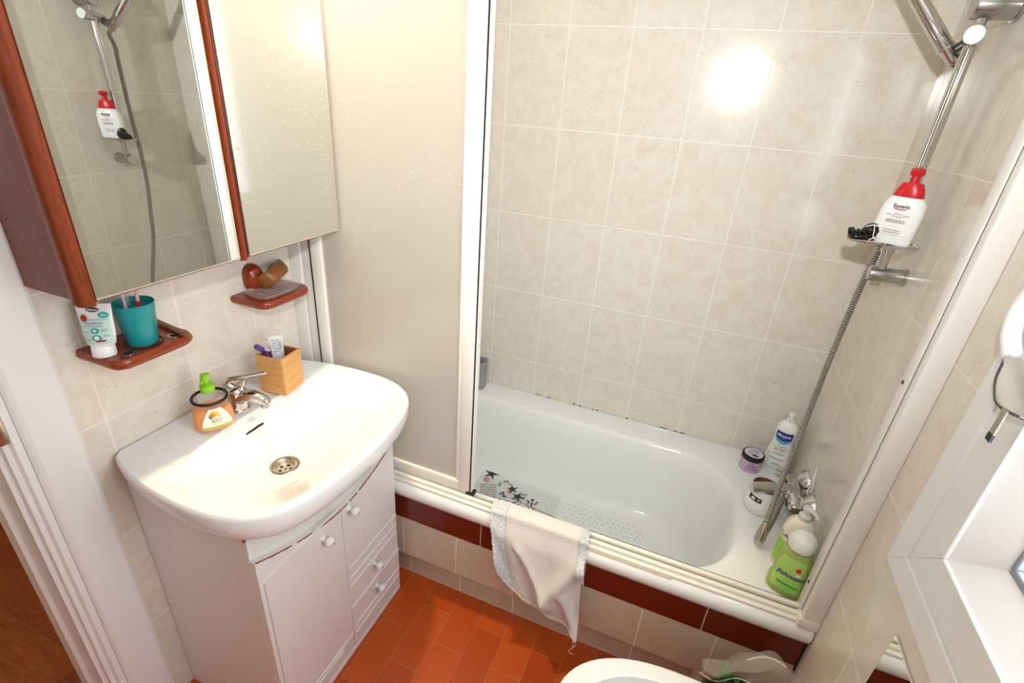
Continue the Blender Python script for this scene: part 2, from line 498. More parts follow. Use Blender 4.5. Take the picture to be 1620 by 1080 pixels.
# silicone along the back wall, with mould spots
bm = bmesh.new()
for x0, x1 in ((.585, .605), (.585+.05, .60+.05), (.745, .80), (.83, .86), (.968, .978), (1.10, 1.13), (1.15, 1.20)):
    for k in range(7):
        x = rd.uniform(x0, x1); s = rd.uniform(.001, .003)
        box(bm, x-s, x+s, -.0012, -.0002, .4615, .4625+rd.uniform(.001, .004))
plab(obj('mould_spot', bm, M['black'], t, smooth=False), 'black mould specks along the rim joint')['kind'] = 'stuff'

# bath mat with sea prints on the tub floor
ZM = ZR-.2985
t = thing('bath_mat', (.60, -.36, ZM), 'translucent bath mat with printed starfish at the left end of the tub floor', 'bath mat')
def matpt(u, v, off=0): return Vector((u, v, ZM+.0015+off))
bm = bmesh.new(); rings(bm, [rrect(.455, .80, -.545, -.200, .02, .02, ZM-.001), rrect(.455, .80, -.545, -.200, .02, .02, ZM+.0012)])
obj('sheet', bm, clearplastic('mat_vinyl', (206, 214, 208), .35, .09), t)
bm = bmesh.new(); mp = lambda u, v: matpt(u, v, .0006)
def star(bm, u, v, r, rot, mi, fn=mp, n=5, inner=.32):
    vs = [(u, v)]; 
    for i in range(2*n):
        q = r if i % 2 == 0 else r*inner; a = rot+i*PI/n
        vs.append((u+q*math.cos(a), v+q*math.sin(a)))
    add_flat(bm, vs, [(0, 1+i, 1+(i+1) % (2*n)) for i in range(2*n)], fn, mi)
for u, v, r, ro in ((.492, -.222, .036, .3), (.605, -.268, .027, .8), (.640, -.300, .031, .2)): star(bm, u, v, r, ro, 0)
def leaf(u, v, L, W, a, mi):
    vs = [(u, v)]
    for i in range(12):
        q = 2*PI*i/12; x = L*math.cos(q); y = W*math.sin(q)
        vs.append((u+x*math.cos(a)-y*math.sin(a), v+x*math.sin(a)+y*math.cos(a)))
    add_flat(bm, vs, [(0, 1+i, 1+(i+1) % 12) for i in range(12)], mp, mi)
for i in range(7):
    a = i*2*PI/6
    leaf(.488+(.010*math.cos(a) if i < 6 else 0), -.262+(.010*math.sin(a) if i < 6 else 0), .0045, .0045, 0, 1)
disc(bm, .600, -.288, .011, .009, mp, 14, 1)
for i in range(46):
    row = i//7; k = i % 7
    leaf(.478+row*.006+k*.009+rd.uniform(-.002, .002), -.300-row*.0125+k*.004, .006, .0016, 1.0+rd.uniform(-.3, .3), 0)
for (u, v, L, W, a, mi) in ((.548, -.266, .014, .007, 1.9, 2), (.575, -.318, .016, .004, .2, 2), (.66, -.276, .014, .006, .3, 2), (.56, -.24, .009, .003, 1, 0), (.572, -.236, .007, .003, 2, 0), (.585, -.246, .006, .0025, .4, 0),
                            (.585, -.345, .010, .004, 2.4, 3), (.605, -.340, .016, .005, .1, 2), (.64, -.335, .012, .003, .5, 0), (.655, -.345, .012, .003, 1.1, 0), (.70, -.29, .007, .005, .6, 0), (.705, -.315, .014, .0025, 1.8, 0), (.718, -.305, .012, .002, 1.2, 0),
                            (.575, -.305, .012, .003, .9, 0), (.585, -.312, .010, .003, 2.0, 0), (.592, -.322, .010, .003, .3, 0)):
    leaf(u, v, L, W, a, mi)
for i in range(22): disc(bm, rd.uniform(.655, .725), rd.uniform(-.36, -.285), .0032, .0032, mp, 8, 3 if i % 3 else 0)
obj('sea_print', bm, [M['ink'], M['pink'], M['sage'], M['redink']], t, smooth=False)

# grey holder in the far left corner of the rim
t = thing('plastic_holder', (.335, -.055, ZR), 'small grey plastic holder on the tub rim beside the white screen post', 'holder')
bm = bmesh.new(); rings(bm, [ell(.030, .028, ZR, 32, 5, .337, -.052), ell(.034, .031, ZR+.128, 32, 5, .335, -.052), ell(.030, .027, ZR+.128, 32, 5, .335, -.052), ell(.027, .024, ZR+.012, 32, 5, .337, -.052)])
obj('shell', bm, plain('grey_plastic', (150, 152, 156), .35), t)

# ------------------------------------------------------------------ shower screen
ZT = 2.20
t = thing('shower_screen', (.75, -.685, ZR), 'white framed sliding shower screen with a frosted panel over the bathtub', 'shower screen')
bm = bmesh.new()
prism(bm, [(-.7085, ZR+.0005), (-.7085, ZR+.009), (-.700, ZR+.011), (-.700, ZR+.022), (-.690, ZR+.024), (-.690, ZR+.014), (-.680, ZR+.014), (-.680, ZR+.026), (-.666, ZR+.026), (-.666, ZR+.0005)], 0, .004, XR-.004)
obj('bottom_rail', bm, M['alu_old'], t, smooth=False)
bm = bmesh.new(); 
for y in (-.6905, -.6675): box(bm, .62, XR-.05, y, y+.0015, ZR+.0262, ZR+.0268)
plab(obj('rail_seal', bm, M['black'], t, smooth=False), 'thin dark grimy seal along the rail')
obj('sealant_line', B(.95, 1.22, -.7128, -.7100, ZR+.0002, ZR+.0028), M['stain'], t, smooth=False)
obj('top_rail', B(.003, XR-.003, -.712, -.655, ZT-.05, ZT, .003), M['alu'], t)
# wall profile on the right
obj('wall_profile', B(1.527, XR-.0005, -.716, -.693, ZR+.031, ZT-.05, .0015), M['alu'], t)
obj('inner_profile', B(1.524, XR-.0005, -.690, -.655, ZR+.02, ZT-.05, .0015), M['alu'], t)
obj('profile_gap', B(1.5275, XR-.001, -.6935, -.6895, ZR+.03, ZT-.05), M['black'], t, smooth=False)
plab(obj('profile_foot', B(1.520, XR-.0005, -.719, -.690, ZR+.0008, ZR+.029, .002), M['alu_old'], t), 'yellowed plastic end cap')
for z in (.567, 1.135):
    bm = bmesh.new(); lathe(bm, [(.0042, 0), (.0042, .0012)], (1.5238, -.671, z), (-1, 0, 0), 12)
    obj('screw_hole', bm, M['black'], t)
# wall profile on the left
obj('wall_profile', B(.0005, .043, -.682, -.640, ZR+.027, ZT-.05, .0015), M['alu'], t)
obj('wall_profile', B(.046, .080, -.678, -.640, ZR+.027, ZT-.05, .0015), M['alu'], t)
obj('profile_gap', B(.0795, .0862, -.6835, -.655, ZR+.027, ZT-.05), M['black'], t, smooth=False)
bm = bmesh.new(); lathe(bm, [(.0042, 0), (.0042, .0012)], (.055, -.6782, 1.195), (0, -1, 0), 12)
obj('screw_hole', bm, M['black'], t)
# sliding leaf with the frosted panel
lf = obj('frosted_panel', B(.118, .562, -.6765, -.6740, ZR+.055, ZT-.08), M['frost'], t, smooth=False)
plab(lf, 'frosted acrylic panel with a droplet pattern')
obj('stile', B(.086, .122, -.686, -.666, ZR+.03, ZT-.05, .002), M['alu'], lf)
obj('stile', B(.568, .605, -.689, -.665, ZR+.028, ZT-.05, .003), M['alu'], lf)
obj('leaf_stile_strip', B(.558, .568, -.684, -.668, ZR+.05, ZT-.06), M['alu_old'], lf, smooth=False)  # yellowish strip added in place of a second leaf's stile behind the panel
obj('edge_seal', B(.605, .6095, -.687, -.667, ZR+.03, ZT-.05), M['black'], lf, smooth=False)
obj('edge_trim', B(.6095, .6125, -.687, -.668, ZR+.03, ZT-.05), M['alu'], lf, smooth=False)
obj('leaf_rail', B(.122, .568, -.686, -.666, ZR+.028, ZR+.062, .002), M['alu_old'], lf)
obj('leaf_rail', B(.122, .568, -.686, -.666, ZT-.085, ZT-.05, .002), M['alu'], lf)
obj('corner_guide', B(.594, .622, -.6905, -.669, ZR+.0265, ZR+.037, .001), M['black'], lf)
# ------------------------------------------------------------------ mirror cabinet
CX = .190; CZ = 1.2300; CT = 1.93
t = thing('mirror_cabinet', (0, -.97, CZ), 'mahogany mirror cabinet on the left wall above the washbasin', 'mirror cabinet')
obj('carcass', B(.0005, CX-.020, -1.296, -.690, CZ, CT), M['side'], t, smooth=False)
bm = bmesh.new()
prism(bm, [(CX-.032, -1.3065), (CX-.012, -1.3085), (CX-.002, -1.305), (CX+.003, -1.299), (CX+.003, -1.290), (CX-.019, -1.290), (CX-.019, -1.2965), (CX-.032, -1.2965)], 2, CZ-.001, CT)
plab(obj('side_frame', bm, M['mahog'], t), 'rounded mahogany front frame')
d = obj('mirror_door', B(CX-.018, CX-.004, -1.2895, -.998, CZ+.003, CT, .001), M['mahog'], t)
obj('mirror_glass', B(CX-.004, CX, -1.2865, -1.0005, CZ+.009, CT-.003, .0006, 1), M['mirror'], d, smooth=False)
bm = B(CX-.003, CX+.0007, -1.2865, -1.0005, CZ+.0065, CZ+.009); box(bm, CX-.003, CX+.0007, -1.0035, -1.0005, CZ+.009, CT-.003)
obj('glass_edge', bm, M['bevel'], d, smooth=False)
bm = bmesh.new(); prism(bm, [(CX-.018, -.9965), (CX-.004, -.9965), (CX+.004, -.992), (CX+.004, -.986), (CX-.004, -.983), (CX-.018, -.983)], 2, CZ+.001, CT)
obj('centre_frame', bm, M['mahog'], t)
obj('hinge_gap', B(CX-.018, CX-.003, -.983, -.978, CZ+.002, CT), M['black'], t, smooth=False)
d = obj('mirror_door', B(CX-.018, CX-.003, -.9775, -.684, CZ+.004, CT, .001), M['mahog'], t)
obj('mirror_glass', B(CX-.003, CX+.001, -.976, -.685, CZ+.010, CT-.003, .0006, 1), M['mirror'], d, smooth=False)
bm = B(CX-.002, CX+.0016, -.976, -.685, CZ+.0075, CZ+.010); box(bm, CX-.002, CX+.0016, -.6868, -.685, CZ+.010, CT-.003)
obj('glass_edge', bm, M['bevel'], d, smooth=False)

# ------------------------------------------------------------------ vanity cabinet
VY0, VY1 = -1.245, -.738
FXB, FX = .352, .370
t = thing('vanity_cabinet', (.18, -.99, 0), 'white painted vanity cabinet with chipped edges under the washbasin', 'cabinet')
bm = B(.002, FXB, VY0+.004, VY0+.020, .0, .738, .001); box(bm, .002, FXB, VY1-.020, VY1-.004, .0, .738, .001); box(bm, FXB-.014, FXB, VY0+.020, VY1-.020, .02, .738); box(bm, .002, FXB, VY0+.020, VY1-.020, .02, .036)
obj('body', bm, M['paint'], t, smooth=False)
def top_edge(y): 
    q = abs(y+.965)/.285; return .578+.088*min(1.15, q)**1.75
def front(y0, y1, z0, z1=None, beads=(), fx=FX):
    b = bmesh.new()
    if z1 is None:
        pts = [(y0, z0), (y1, z0)]
        n = 16
        for i in range(n+1):
            y = y1+(y0-y1)*i/n; pts.append((y, top_edge(y)))
    else: pts = [(y0, z0), (y1, z0), (y1, z1), (y0, z1)]
    prism(b, pts, 0, FXB+.0005, fx)
    for (a, c, e, f) in beads: box(b, fx-.001, fx+.0035, a, c, e, f, .0014, 2)
    return b
SY = -.979
def knob(parent, y, z, green=False):
    b = bmesh.new()
    lathe(b, [(.0085, 0), (.0085, .002), (.0058, .005), (.0055, .010), (.0095, .0145), (.0128, .020), (.0132, .024), (.011, .029), (.006, .032), (.0002, .033)], (FX, y, z), (1, 0, 0), 24)
    k = obj('knob', b, M['cer'], parent)
    b = bmesh.new(); rd = random.Random(int(abs(y*1000)))
    for i in range(5):
        a = i*1.3; r = .005 if i else 0
        s = .0022
        cy, cz = y+.002+r*math.cos(a), z-.003+r*math.sin(a)
        dx = .0335-max(0, r-.001)*.35
        bmesh.ops.create_uvsphere(b, u_segments=8, v_segments=6, radius=s, matrix=Matrix.Translation((FX+dx-.002, cy, cz)))
    obj('painted_flower', b, plain('green_glaze', (40, 150, 110), .2) if green else plain('dark_glaze', (50, 66, 60), .2), k)
d = obj('door', front(VY0, SY-.0008, .020, None, [(-1.232, SY-.003, .6035, .607), (-1.232, -1.13, .632, .6345)] if False else [(-1.238, SY-.010, .5935, .5975), (-1.236, SY-.004, .083, .0865), (-1.155, SY-.05, .066, .068)]), M['paint'], t, smooth=False)
obj('panel_line', B(FX-.001, FX+.0006, -1.2345, -1.2325, .09, .59), plain('shade_line', (176, 168, 162), .6), d, smooth=False)
knob(d, -1.052, .548)
d = obj('door', front(SY+.0008, VY1, .3535, None, []), M['paint'], t, smooth=False)
knob(d, -.950, .560, True)
d = obj('front_strip', front(SY+.0008, VY1, .2755, .3525, [(SY+.004, VY1-.001, .3485, .3525), (SY+.004, VY1-.001, .3085, .3125), (SY+.004, VY1-.001, .2755, .279)]), M['paint'], t, smooth=False)
d = obj('drawer', front(SY+.0008, VY1+.003, .1955, .2745, []), M['paint'], t, smooth=False); knob(d, -.863, .2585)
d = obj('drawer', front(SY+.0008, VY1+.004, .020, .194, [(SY+.003, VY1+.003, .188, .194), (SY+.004, VY1+.003, .1045, .108), (SY+.006, VY1+.003, .074, .0755)], FX+.0015), M['paint'], t, smooth=False); knob(d, -.858, .1525)
obj('plinth_seal', B(FXB, FX+.003, VY0, VY1+.004, 0, .016, .002), M['paint'], t, smooth=False)
# chipped brown board showing along the curved edge and at the corners
bm = bmesh.new(); rd = random.Random(11)
ys = [VY0+.002+(VY1-VY0-.02)*i/60 for i in range(61)]
for a, b_ in zip(ys, ys[1:]):
    if rd.random() < .93:
        h0, h1 = rd.uniform(.0003, .0018), rd.uniform(.0003, .0018)
        prism(bm, [(a, top_edge(a)-h0), (b_, top_edge(b_)-h1), (b_, top_edge(b_)+.0008), (a, top_edge(a)+.0008)], 0, FX-.002, FX+.0005)
plab(obj('chipped_edge', bm, plain('bare_board', (150, 84, 58), .8, var=.4), t, smooth=False), 'brown bare board along the curved front edge')['kind'] = 'stuff'
bm = bmesh.new()
prism(bm, [(.03, .738), (.055, .742), (.085, .722), (.06, .727), (.04, .724)], 1, VY0-.0004, VY0+.006)
plab(obj('chipped_corner', bm, M.get('bare') or plain('bare_board', (150, 84, 58), .8), t, smooth=False), 'brown chip by the wall')
bm = bmesh.new()
prism(bm, [(.352, .745), (.340, .733), (.352, .715)], 1, VY0-.0006, VY0+.006)
plab(obj('chipped_corner', bm, plain('bare_board', (150, 84, 58), .8), t, smooth=False), 'brown chip at the front corner')

# ------------------------------------------------------------------ washbasin
ZS = .826
t = thing('washbasin', (.24, -.985, ZS), 'white ceramic washbasin with bowed front on the vanity cabinet', 'washbasin')
half = [(.002, .262), (.06, .282), (.14, .300), (.24, .309), (.33, .304), (.395, .283), (.440, .245), (.466, .190), (.480, .120), (.487, .05)]
YC = -.988
out_pts = [(x, YC-h, 0) for x, h in half]+[(.4885, YC, 0)]+[(x, YC+h*.965, 0) for x, h in half[::-1]]
OUT = catmull(out_pts, 6)
DC = Vector((.232, -1.010, 0))                       # drain centre
inner_ctrl = [(.118, 0.0), (.120, .10), (.135, .19), (.18, .255), (.25, .277), (.33, .268), (.39, .242), (.428, .20), (.448, .13), (.457, .05)]
INN = catmull([(x, YC-h, 0) for x, h in inner_ctrl]+[(.458, YC, 0)]+[(x, YC+h, 0) for x, h in inner_ctrl[:0:-1]], 6, True)
def cast(poly, c, a):
    d = Vector((math.cos(a), math.sin(a))); best = None; L = len(poly)
    for i in range(L):
        p, q = poly[i], poly[(i+1) % L]
        e = Vector((q.x-p.x, q.y-p.y)); w = Vector((p.x-c.x, p.y-c.y))
        den = d.x*e.y-d.y*e.x
        if abs(den) < 1e-12: continue
        s = (w.x*e.y-w.y*e.x)/den; u = (w.x*d.y-w.y*d.x)/den
        if s > 0 and -1e-6 <= u <= 1+1e-6 and (best is None or s > best): best = s
    return best
NA = 120
ZD = .700
AN = [2*PI*i/NA for i in range(NA)]
IR = [cast(INN, DC, a) for a in AN]; OR = [cast(OUT, DC, a) for a in AN]
def sm(x): x = max(0, min(1, x)); return x*x*(3-2*x)
def bowl_z(t):      # t from drain (0) to bowl lip (1)
    return ZD+(ZS-.012-ZD)*(.22*t+.78*t*t*(1.75-.75*t)*1.0)
rs = []
rd_ = .0285
def pt(a, r, z): return Vector((DC.x+r*math.cos(a), DC.y+r*math.sin(a), z))
rs.append([pt(a, rd_*.8, ZD-.03) for a in AN]); rs.append([pt(a, rd_, ZD-.004) for a in AN])
for k in range(0, 13):
    tt = k/12; rs.append([pt(a, rd_+.002+(IR[i]-rd_-.002)*tt, bowl_z(tt)) for i, a in enumerate(AN)])
for k in range(1, 5):
    q = k/4; rs.append([pt(a, IR[i]+(OR[i]-.012-IR[i])*q, ZS-.012+.012*sm(q*1.4)) for i, a in enumerate(AN)])
for off, dz in ((-.006, .0005), (-.0015, -.004), (0, -.012), (-.001, -.035), (-.006, -.055), (-.016, -.072), (-.034, -.084), (-.06, -.090)):
    rs.append([pt(a, OR[i]+off, ZS+dz) for i, a in enumerate(AN)])
rs.append([pt(a, .10, ZS-.150) for a in AN])
for r in rs:
    for p in r: p.x = max(p.x, .002)
bm = bmesh.new(); rings(bm, rs, cap0=False, cap1=False); obj('basin', bm, M['cer'], t)
# overflow slot, maker's print
def bpt(x, y, off=0):
    d = Vector((x-DC.x, y-DC.y)); a = math.atan2(d.y, d.x); r = d.length
    i = int(round(a/(2*PI)*NA)) % NA
    tt = (r-rd_-.002)/(IR[i]-rd_-.002)
    z = bowl_z(tt) if tt <= 1 else ZS-.012+.012*sm((r-IR[i])/(OR[i]-.012-IR[i])*1.4)
    return Vector((x, y, z+off))
bm = bmesh.new()
pth = [bpt(.138, -1.030+.055*i/8, -.0012) for i in range(9)]
tube(bm, pth, [.0016]+[.0031]*7+[.0036], 10)
obj('overflow_slot', bm, M['black'], t)
bm = bmesh.new(); txt(bm, 'roca', -.0, 0, .010, lambda u, v: bpt(.126-v, -.997+u, .0012), 0)
obj('maker_mark', bm, plain('pale_grey_ink', (172, 168, 164), .5), t, smooth=False)
# drain
bm = bmesh.new(); lathe(bm, [(.024, -.012), (.024, -.0005), (.027, .0015), (.034, .0022), (.0365, .001), (.0365, -.002)], (DC.x, DC.y, ZD+.001), n=40, cap0=False, cap1=False)
dr = obj('drain', bm, M['steel'], t)
bm = bmesh.new(); lathe(bm, [(.0002, 0), (.0236, 0), (.0236, -.002)], (DC.x, DC.y, ZD-.0105), n=40)
obj('drain_plate', bm, plain('pale_steel', (226, 218, 200), .3, .6), dr)
bm = bmesh.new()
for k in range(5): lathe(bm, [(.0044, 0), (.0044, .0006)], (DC.x+.0135*math.cos(k*2*PI/5+.5), DC.y+.0135*math.sin(k*2*PI/5+.5), ZD-.0105), n=14)
obj('drain_hole', bm, M['black'], dr)
bm = bmesh.new(); lathe(bm, [(.0048, 0), (.0044, .0014), (.0002, .002)], (DC.x, DC.y, ZD-.0105), n=14); obj('drain_screw', bm, M['steel'], dr)

# faucet -------------------------------------------------------------
FB = Vector((.088, -.996, ZS-.003))
t = thing('basin_faucet', FB, 'chrome single lever basin faucet between soap dispenser and bamboo box', 'faucet')
bm = bmesh.new(); lathe(bm, [(.027, 0), (.027, .003), (.0235, .006), (.0215, .02), (.0215, .040), (.0235, .050), (.0225, .058), (.017, .064), (.0005, .067)], FB, n=36)
obj('body', bm, M['chrome'], t)
bm = bmesh.new()
sp = catmull([FB+Vector((-.004, 0, .026)), FB+Vector((.022, .006, .040)), FB+Vector((.045, .012, .042)), FB+Vector((.064, .019, .036)), FB+Vector((.072, .022, .029)), FB+Vector((.074, .0225, .024))], 6)
n = len(sp); tube(bm, sp, [.0215-.0085*min(1, i/(n*.62)) for i in range(n-2)]+[.0115, .009], 20)
s = obj('spout', bm, M['chrome'], t)
bm = bmesh.new(); lathe(bm, [(.0105, 0), (.0105, .010), (.009, .012)], FB+Vector((.069, .021, .014)), n=24); obj('aerator', bm, M['steel'], s)
bm = bmesh.new()
lv = catmull([FB+Vector((-.004, -.002, .058)), FB+Vector((-.016, -.007, .070)), FB+Vector((-.010, -.004, .083)), FB+Vector((.014, .011, .090)), FB+Vector((.040, .028, .096)), FB+Vector((.062, .042, .101)), FB+Vector((.066, .0445, .102))], 7)
n = len(lv); tube(bm, lv, [.0125-.0070*min(1, i/(n*.55)) for i in range(n-2)]+[.0052, .003], 16)
obj('lever', bm, M['chrome'], t)
bm = bmesh.new(); tube(bm, [FB+Vector((.004, .002, .050)), FB+Vector((.012, .008, .066)), FB+Vector((.020, .013, .084))], [.017, .012, .0025], 14)
obj('lever_neck', bm, M['chrome'], t)

# ------------------------------------------------------------------ things on the basin
# soap dispenser
t = thing('soap_dispenser', (.103, -1.076, ZS-.003), 'amber liquid soap dispenser with lime green pump left of the faucet', 'soap dispenser', rz=1.0)
bp = [(0, .036, .022, 2.4, 0), (.006, .043, .027, 2.4, 0), (.03, .045, .029, 2.3, 0), (.05, .042, .028, 2.2, 0), (.068, .036, .026, 2.0, 0), (.082, .028, .022, 2, 0), (.092, .017, .016, 2, 0), (.098, .0125, .0125, 2, 0), (.104, .0125, .0125, 2, 0)]
bo = Bottle(bp)
bm = bmesh.new(); bo.body(bm, 44); obj('bottle', bm, clearplastic('clear_pet', (240, 232, 220), .04, .14), t, world=False)
bm = bmesh.new(); bo.body(bm, 44, .002, .058, .95); obj('liquid_soap', bm, liquid('amber_soap', (246, 150, 40), trans=.06), t, world=False)
bm = bmesh.new()
patch(bm, -.032, .032, .012, .064, lambda u, v: bo.surf(u+.004, v, .0008), 16, 10, 0, mask=lambda u, v: (u*(1-.62*((v-.012)/.052)**2), v))
lb = obj('label', bm, M['lab'], t, world=False)
bm = bmesh.new(); f2 = lambda u, v: bo.surf(u+.004, v, .0014)
patch(bm, -.031, .031, .013, .0175, f2, 16, 1, 1); txt(bm, 'BIO', .0, .033, .014, f2, 0); scribble(bm, 0, .024, .026, .0012, f2, 1, 0)
disc(bm, -.006, .050, .007, .007, f2, 14, 2); disc(bm, .002, .053, .005, .005, f2, 12, 3); disc(bm, -.011, .046, .0045, .006, f2, 10, 4); disc(bm, .006, .046, .004, .004, f2, 10, 3)
obj('print', bm, [plain('olive_ink', (150, 140, 70), .5), M['greenlab'], plain('orange_ink', (240, 150, 30), .5), plain('yellow_ink', (250, 206, 70), .5), plain('leaf_ink', (40, 130, 60), .5)], lb, world=False, smooth=False)
lb.children[0].parent = lb
bm = bmesh.new(); lathe(bm, [(.0150, .100), (.0155, .104), (.0155, .116), (.012, .119), (.0055, .121), (.0055, .130), (.010, .132), (.0108, .138), (.0095, .144), (.0002, .1445)], n=28)
tube(bm, [(0, 0, .136), (-.006, -.012, .137), (-.010, -.022, .134)], [.0055, .005, .0042], 12)
obj('pump', bm, M['green'], t, world=False)
bm = bmesh.new(); R0 = []
for i in range(48):
    a = 2*PI*i/48; R0.append((.0365*math.cos(a), .0335*math.sin(a), .083+.003*math.sin(a)))
for i in range(48):
    pass
tube(bm, R0+[R0[0]], .0035, 8, caps=False)
obj('elastic_band', bm, M['black'], t, world=False)

# bamboo box
t = thing('bamboo_box', (.110, -.868, ZS), 'square bamboo box holding a small tube at the back of the basin', 'box', rz=.12)
def sq(h, z): return [Vector((-h, -h, z)), Vector((h, -h, z)), Vector((h, h, z)), Vector((-h, h, z))]
bm = bmesh.new()
V = rings(bm, [sq(.0395, .001), sq(.0395, .108)], cap1=False)
V2 = rings(bm, [sq(.0395, .108), sq(.0335, .108)], cap0=False, cap1=False)
bmesh.ops.remove_doubles(bm, verts=bm.verts, dist=1e-5)
es = [e for e in bm.edges if abs((e.verts[0].co-e.verts[1].co).z) > .05]
bmesh.ops.bevel(bm, geom=es, offset=.0018, segments=2, affect='EDGES')
bx = obj('outer_wall', bm, M['bamboo'], t, world=False, smooth=False)
bm = bmesh.new(); rings(bm, [sq(.0335, .1079), sq(.0335, .006)], cap0=False, cap1=True); obj('inner_wall', bm, M['bamboo_in'], t, world=False, smooth=False)
bm = bmesh.new()
for z in (.028, .055, .082):
    for (a, b_, c, e) in ((-.0397, .0397, -.0397, -.0392), (-.0397, .0397, .0392, .0397), (.0392, .0397, -.0397, .0397), (-.0397, -.0392, -.0397, .0397)): box(bm, a, b_, c, e, z, z+.0006)
obj('lamination_line', bm, plain('bamboo_joint', (176, 124, 66), .5), t, world=False, smooth=False)

t = thing('ointment_tube', (.105, -.862, ZS+.008), 'white and silver ointment tube standing in the bamboo box', 'tube', rz=1.0, rx=-.10)
tb = Bottle([(0, .012, .011, 2, 0), (.03, .013, .010, 2, 0), (.10, .0165, .0042, 2, 0), (.128, .0175, .0012, 2, 0), (.138, .0175, .0009, 2, 0)])
bm = bmesh.new(); tb.body(bm, 30); obj('tube_body', bm, plain('silver_laminate', (226, 228, 228), .3, .15), t, world=False)
bm = bmesh.new(); ft = lambda u, v: tb.surf(u, v, .0006)
for k in range(5): scribble(bm, -.002, .128-k*.0075, .020, .0014, ft, 2, 0, k)
scribble(bm, .008, .120, .006, .003, ft, 4, 1, 9)
obj('print', bm, [M['greyink'], M['ink']], t, world=False, smooth=False)
t = thing('razor', (.094, -.889, ZS+.010), 'purple translucent razor handle sticking out of the bamboo box', 'razor', rz=.5)
bm = bmesh.new(); tube(bm, catmull([(.012, .018, .004), (.008, .012, .05), (-.002, -.002, .10), (-.012, -.010, .118), (-.022, -.016, .128)], 5), [.003]*9+[.0045]*4+[.0072]*7+[.0035], 12)
obj('handle', bm, clearplastic('purple_plastic', (92, 60, 150), .15, .85), t, world=False)
bm = bmesh.new(); tube(bm, [(.006, .004, .106), (-.006, -.004, .114)], .0052, 12); obj('grip_ring', bm, clearplastic('lilac_plastic', (196, 180, 216), .2, .9), t, world=False)

# ------------------------------------------------------------------ cup shelf on the left wall
ZK = 1.081
t = thing('cup_shelf', (.06, -1.17, ZK), 'small mahogany wall shelf under the left mirror with a teal cup', 'shelf')
def shelf_outline(y0, y1, d, r):
    pts = [(.001, y0)]
    for i in range(7):
        a = -PI/2+PI/2*i/6; pts.append((d-r+r*math.cos(a), y0+r+r*math.sin(a)))
    for i in range(7):
        a = PI/2*i/6; pts.append((d-r+r*math.cos(a), y1-r+r*math.sin(a)))
    pts.append((.001, y1)); return pts
def shelf_bm(y0, y1, d, r, z0, z1):
    b = bmesh.new(); o = shelf_outline(y0, y1, d, r)
    cx, cy = d/2, (y0+y1)/2
    def R(k, z): return [Vector((cx+(x-cx)*(1-k/ (d/2)) if x > .002 else x, cy+(y-cy)*(1-k/((y1-y0)/2)), z)) for x, y in o]
    rings(b, [R(.006, z0), R(.001, z0+.006), R(0, (z0+z1)/2), R(.001, z1-.004), R(.004, z1)])
    return b
obj('board', shelf_bm(-1.252, -1.083, .122, .028, ZK-.022, ZK), M['mahog_h'], t)
for y in (-1.212, -1.118):
    bm = bmesh.new(); lathe(bm, [(.0085, .0002), (.0085, .0010), (.0115, .0012), (.0115, .0002)], (.096, y, ZK), n=24)
    lathe(bm, [(.0002, .0004), (.0084, .0004)], (.096, y, ZK), n=24, mi=1, cap0=False, cap1=False)
    obj('brush_hole', bm, [M['chrome'], M['black']], t)
bm = bmesh.new(); tube(bm, [Vector((.0765+.034*math.cos(a), -1.168+.034*math.sin(a), ZK+.0008)) for a in [i*2*PI/40 for i in range(41)]], .0012, 6, caps=False); obj('cup_ring', bm, M['black'], t)

t = thing('teal_cup', (.0765, -1.168, ZK), 'teal plastic cup holding toothbrushes on the wall shelf', 'cup')
bm = bmesh.new(); lathe(bm, [(.0255, .0015), (.0272, .004), (.0355, .086), (.0362, .0890), (.0355, .0900), (.0342, .0875), (.0258, .008), (.0002, .006)], n=44, c=(0, 0, 0))
obj('cup_wall', bm, M['teal'], t, world=False)
bm = bmesh.new()
for i, z in enumerate((.050, .056, .062, .068, .074)):
    a = -.55; r = .0272+(z-.004)*.1012+.0003
    tube(bm, [(r*math.cos(a+q), r*math.sin(a+q), z) for q in (-.10+.02*i, 0, .10-.02*i)], .0007, 6)
obj('moulded_mark', bm, plain('teal_relief', (40, 164, 166), .3), t, world=False)
def brush(name, loc, tilt, rz, m1, m2, label, mid):
    q = thing(name, loc, label, 'toothbrush', rz=rz, rx=tilt[0], ry=tilt[1], group='toothbrushes in the teal cup')
    b = bmesh.new(); tube(b, [(0, 0, 0), (0, 0, .05), (0, 0, mid)], [.004, .0046, .0038], 12); obj('handle', b, m1, q, world=False)
    b = bmesh.new(); tube(b, [(0, 0, mid), (0, .002, mid+.02), (0, .001, mid+.055), (0, .001, mid+.062)], [.0036, .0026, .0048, .002], 12); obj('neck', b, m2, q, world=False)
brush('toothbrush', (.068, -1.172, ZK+.009), (.10, .02), 0, plain('pink_plastic', (232, 172, 200), .3), plain('pale_pink', (236, 190, 210), .3), 'pink toothbrush leaning in the teal cup', .070)
brush('toothbrush', (.074, -1.156, ZK+.009), (.02, .03), 0, plain('scarlet_plastic', (226, 50, 30), .3), plain('peach_plastic', (244, 190, 176), .3), 'red and peach toothbrush leaning in the teal cup', .080)

